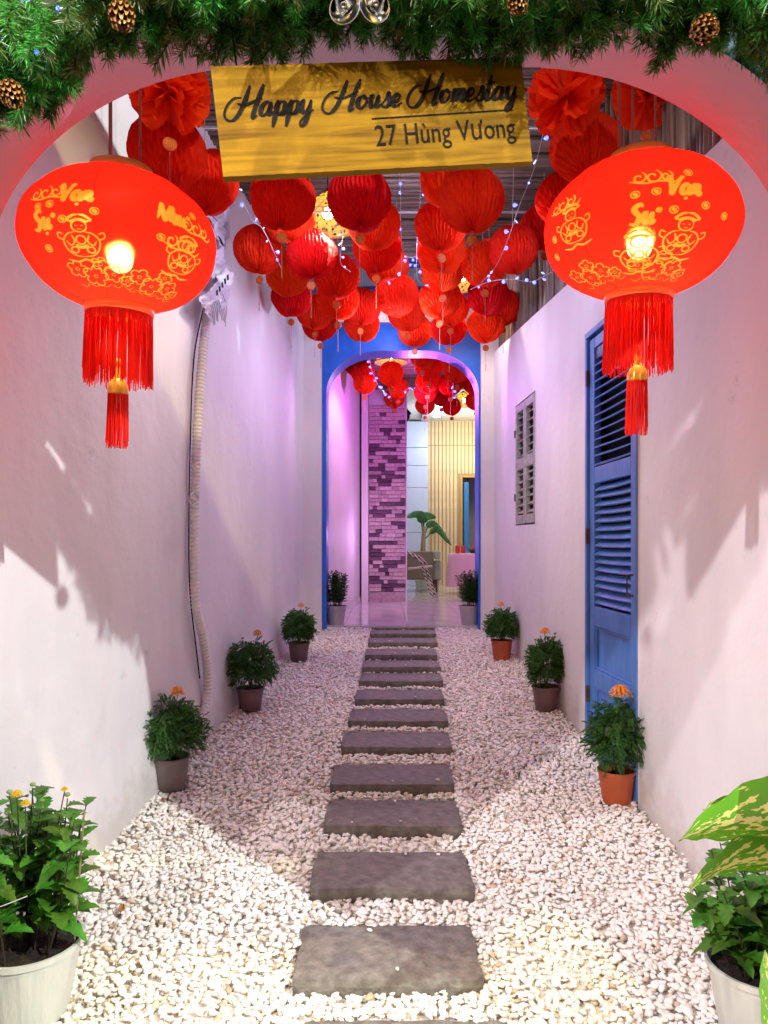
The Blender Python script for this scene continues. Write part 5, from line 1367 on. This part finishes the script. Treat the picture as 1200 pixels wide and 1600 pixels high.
# outer enclosure
def slabthing(name, lo, hi, m, label, cat):
    mb = MB(); mb.box(lo, hi); return tag(mb.build(name, m), label, cat)
slabthing('room_ceiling', (-1, 10.05, 3.86), (3, 16, 3.95), mat('grey_ceiling', (.5, .5, .5), .5), 'grey room ceiling with two bright downlights', 'ceiling')
slabthing('room_side_wall', (2.45, 7.3, .6), (2.55, 16, 4.2), WALL, 'side wall of the room hidden right of the blue arch', 'wall')
slabthing('room_left_wall', (-.75, 10.5, .6), (-.65, 14, 4.2), WALL, 'side wall of the room behind the brick column', 'wall')
cv = empty('ceiling_panel', P(683, 640, 12.6), 'dropped grey ceiling panel with two round downlights', 'ceiling panel')
cv.location = (.95, 12.9, 3.80)
mb = MB(); mb.box((-.26, -1.0, 0), (.25, .9, .055)); mb.build('panel', mat('grey_panel', (.35, .35, .36), .3), cv)
for y_ in (-.55, .45):
    mb = MB(); mb.lathe([(.001, -.004), (.055, -.004), (.06, 0)], 20, off=(0, y_, 0)); mb.build('downlight', DOWN, cv)
# banana plant
bp = empty('banana_plant', (P(661, 862, 13.2).x, 13.2, .72), 'broad-leaved banana plant behind the green sofa', 'plant')
BL = mat('banana_leaf', (.06, .22, .07), .35, var=.3, vscale=14, trans=.3)
bo = Vector(bp.location)
mb = MB(); mb.lathe([(.001, 0), (.13, 0), (.17, .3), (.16, .3), (.001, .28)], 20); mb.build('pot', POTWHITE, bp)
mb = MB(); mb.tube(crom([(0, 0, .28), (.0, 0, .7), (.02, 0, 1.1)], 6), [.06, .06, .055, .055, .05, .05, .045, .045, .04, .04, .035, .035, .03], 8); mb.build('stem', mat('banana_stem', (.3, .25, .12), .6), bp)
def bleaf(p0, pm, p1, w_):
    mb = MB(); cc = crom([Vector(p)-bo for p in (p0, pm, p1)], 8); n = len(cc); vs = []
    for i, p in enumerate(cc):
        s = i/(n-1); ww = w_*math.sin(math.pi*min(1, .05+s*.95))**.6 if s > .25 else .012; t = (cc[min(i+1, n-1)]-cc[max(i-1, 0)]).normalized(); u = t.cross(Vector((0, 1, .2))).normalized()
        vs += [p+u*ww+Vector((0, .02, 0)), p-Vector((0, .01, 0)), p-u*ww+Vector((0, .02, 0))]
    mb.add(vs, [(3*i+k, 3*i+k+1, 3*i+k+4, 3*i+k+3) for i in range(n-1) for k in range(2)]); mb.build('leaf', BL, bp, smooth=True)
q = lambda a, b_, y=13.2: P(a, b_, y)
bleaf(q(661,835), q(655,805), q(634,808,13.0), .07); bleaf(q(661,830), q(662,805), q(643,800,13.3), .05)
bleaf(q(661,830), q(664,808), q(682,808,13.0), .08); bleaf(q(661,840), q(676,818), q(706,853,13.0), .06); bleaf(q(661,845), q(682,828), q(702,850,13.1), .05)
# sofa
sf = empty('green_sofa', P(655, 925, 12.0), 'olive green sofa seen from behind beyond the brick column', 'sofa')
sf.location = (.45, 12.0, .72)
SG = mat('olive_fabric', (.2, .21, .13), .8, var=.1, bump=.3, bscale=80)
SG2 = mat('mint_fabric', (.4, .52, .38), .8)
bx('backrest', -.45, .36, .2, .66, 0, .14, SG, sf, .025); bx('seat', -.45, .36, .2, .42, .145, .8, SG, sf, .03)
bx('armrest', .365, .49, .18, .52, .1, .8, SG2, sf, .03); bx('side_cushion', .37, .47, .53, .67, .0, .12, SG2, sf, .02)
for x_, y_ in ((-.1, .06), (.40, .06), (.40, .7), (-.1, .7)):
    mb = MB(); mb.tube([(x_, y_, .2), (x_+.01, y_-.01, .0)], [.025, .015], 8); mb.build('leg', BEAM, sf)
# striped rattan chair arms
rchair = empty('rattan_chair', (.35, 11.0, .72), 'rattan chair with black and white striped arms before the green sofa', 'chair')
ro = Vector(rchair.location)
STR = mat('striped_rattan', (.03, .02, .02), .5)
nt = STR.node_tree; N = nt.nodes; L = nt.links; wv = N.new('ShaderNodeTexWave'); wv.inputs['Scale'].default_value = 14; wv.bands_direction = 'DIAGONAL'
tc = N.new('ShaderNodeTexCoord'); L.new(tc.outputs['Object'], wv.inputs[0]); cr = N.new('ShaderNodeValToRGB'); cr.color_ramp.interpolation = 'CONSTANT'
cr.color_ramp.elements[0].color = (.03, .015, .015, 1); cr.color_ramp.elements[1].position = .55; cr.color_ramp.elements[1].color = (.75, .68, .66, 1)
L.new(wv.outputs['Fac'], cr.inputs[0]); L.new(cr.outputs[0], N['Principled BSDF'].inputs['Base Color'])
for dx, dy in ((0, 0), (6, .25)):
    mb = MB(); mb.tube(crom([P(618+dx, 858, 10.9+dy)-ro, P(640+dx, 866, 10.9+dy)-ro, P(657+dx, 876, 10.9+dy)-ro, P(663+dx, 895, 10.9+dy)-ro, P(675+dx, 933-dy*8, 10.9+dy)-ro], 8), .016, 8); mb.build('arm', STR, rchair)
mb = MB(); mb.tube([P(625, 890, 10.9)-ro, P(675, 885, 11.1)-ro], .018, 8); mb.build('crossbar', mat('pale_rattan', (.6, .5, .42), .5), rchair)
mb = MB(); mb.box((-.45, -.1, .38), (.0, .5, .43)); mb.build('seat', SG, rchair)
for x_ in (-.4, -.15):
    mb = MB(); mb.tube([(x_, .45, .0), (x_, .45, .4)], .02, 7); mb.build('leg', STR, rchair)
# table with pink cloth
tb = empty('round_table', P(748, 895, 11.6), 'round table under a pale pink cloth at the right beyond the arch', 'table'); tb.location = (1.42, 11.6, .72)
mb = MB(); mb.lathe([(.001, .0), (.2, 0), (.03, .05), (.03, .6), (.35, .6), (.35, .615), (.001, .615)], 24); mb.build('pedestal', BEAM, tb)
PC = mat('pink_cloth', (.75, .48, .6), .7)
cl = MB(); cl.lathe([(.001, .635), (.30, .635), (.40, .632), (.415, .60), (.43, .4), (.45, .12)], 90, rfun=lambda a, z: 1 if z > .61 else 1+.05*math.sin(a*16)*(.65-z))
o = cl.build('tablecloth', PC, None, smooth=True, loc=tb.location); tag(o, 'pale pink tablecloth falling in folds over the round table', 'tablecloth')
for i, (dx, dy, lb) in enumerate(((-.28, -.12, 'red drinks can on the pink cloth, left one'), (-.19, -.1, 'red drinks can on the pink cloth, right one'))):
    mb = MB(); mb.lathe([(.001, 0), (.03, 0), (.035, .01), (.035, .11), (.028, .12), (.001, .118)], 16); o = mb.build('drinks_can', mat('red_can', (.7, .04, .04), .3), None, smooth=False, loc=(tb.location.x+dx, tb.location.y+dy, .72+.636)); tag(o, lb, 'can', 'red cans on the table')
fb = empty('fruit_basket', (tb.location.x+.02, tb.location.y-.1, 1.357), 'basket heaped with reddish fruit and greenery on the pink table', 'basket')
mb = MB(); mb.lathe([(.001, 0), (.09, 0), (.14, .06), (.13, .06), (.001, .01)], 20); mb.build('basket', BEAM, fb)
for k in range(12):
    a = k*2.4; mb = MB(); mb.ball((.07*math.cos(a)*(k % 3)/2, .07*math.sin(a)*(k % 3)/2, .07+.02*(k % 4)), .035, 8, 6); mb.build('fruit', mat('fruit', (.5, .1+.05*(k % 3), .05), .4), fb, smooth=True)
# track spotlight
tsn = empty('track_spotlight', P(634, 650, 10.35), 'small black spotlight fixed beside the top of the brick column', 'spotlight')
mb = MB(); mb.tube([(0, 0, .12), (.02, 0, .06)], .02); mb.tube([(.01, 0, .07), (.05, -.03, .02)], .03, 10); mb.tube([(.03, 0, .0), (.0, -.03, -.07)], .032, 10); mb.build('lamp_head', BLACK, tsn)
# light beyond arch: magenta LED wash on the column, room lights
point('magenta_wash', (.35, 8.3, 3.1), (.8, .15, 1), 30, .1)
point('magenta_wash', (-.05, 9.2, 1.6), (.8, .4, 1), 4, .1)
point('room_lamp', (1.0, 12.8, 3.5), (.72, .84, 1), 20, .15)
point('room_lamp', (1.6, 13.2, 3.2), (1, .82, .5), 24, .15)
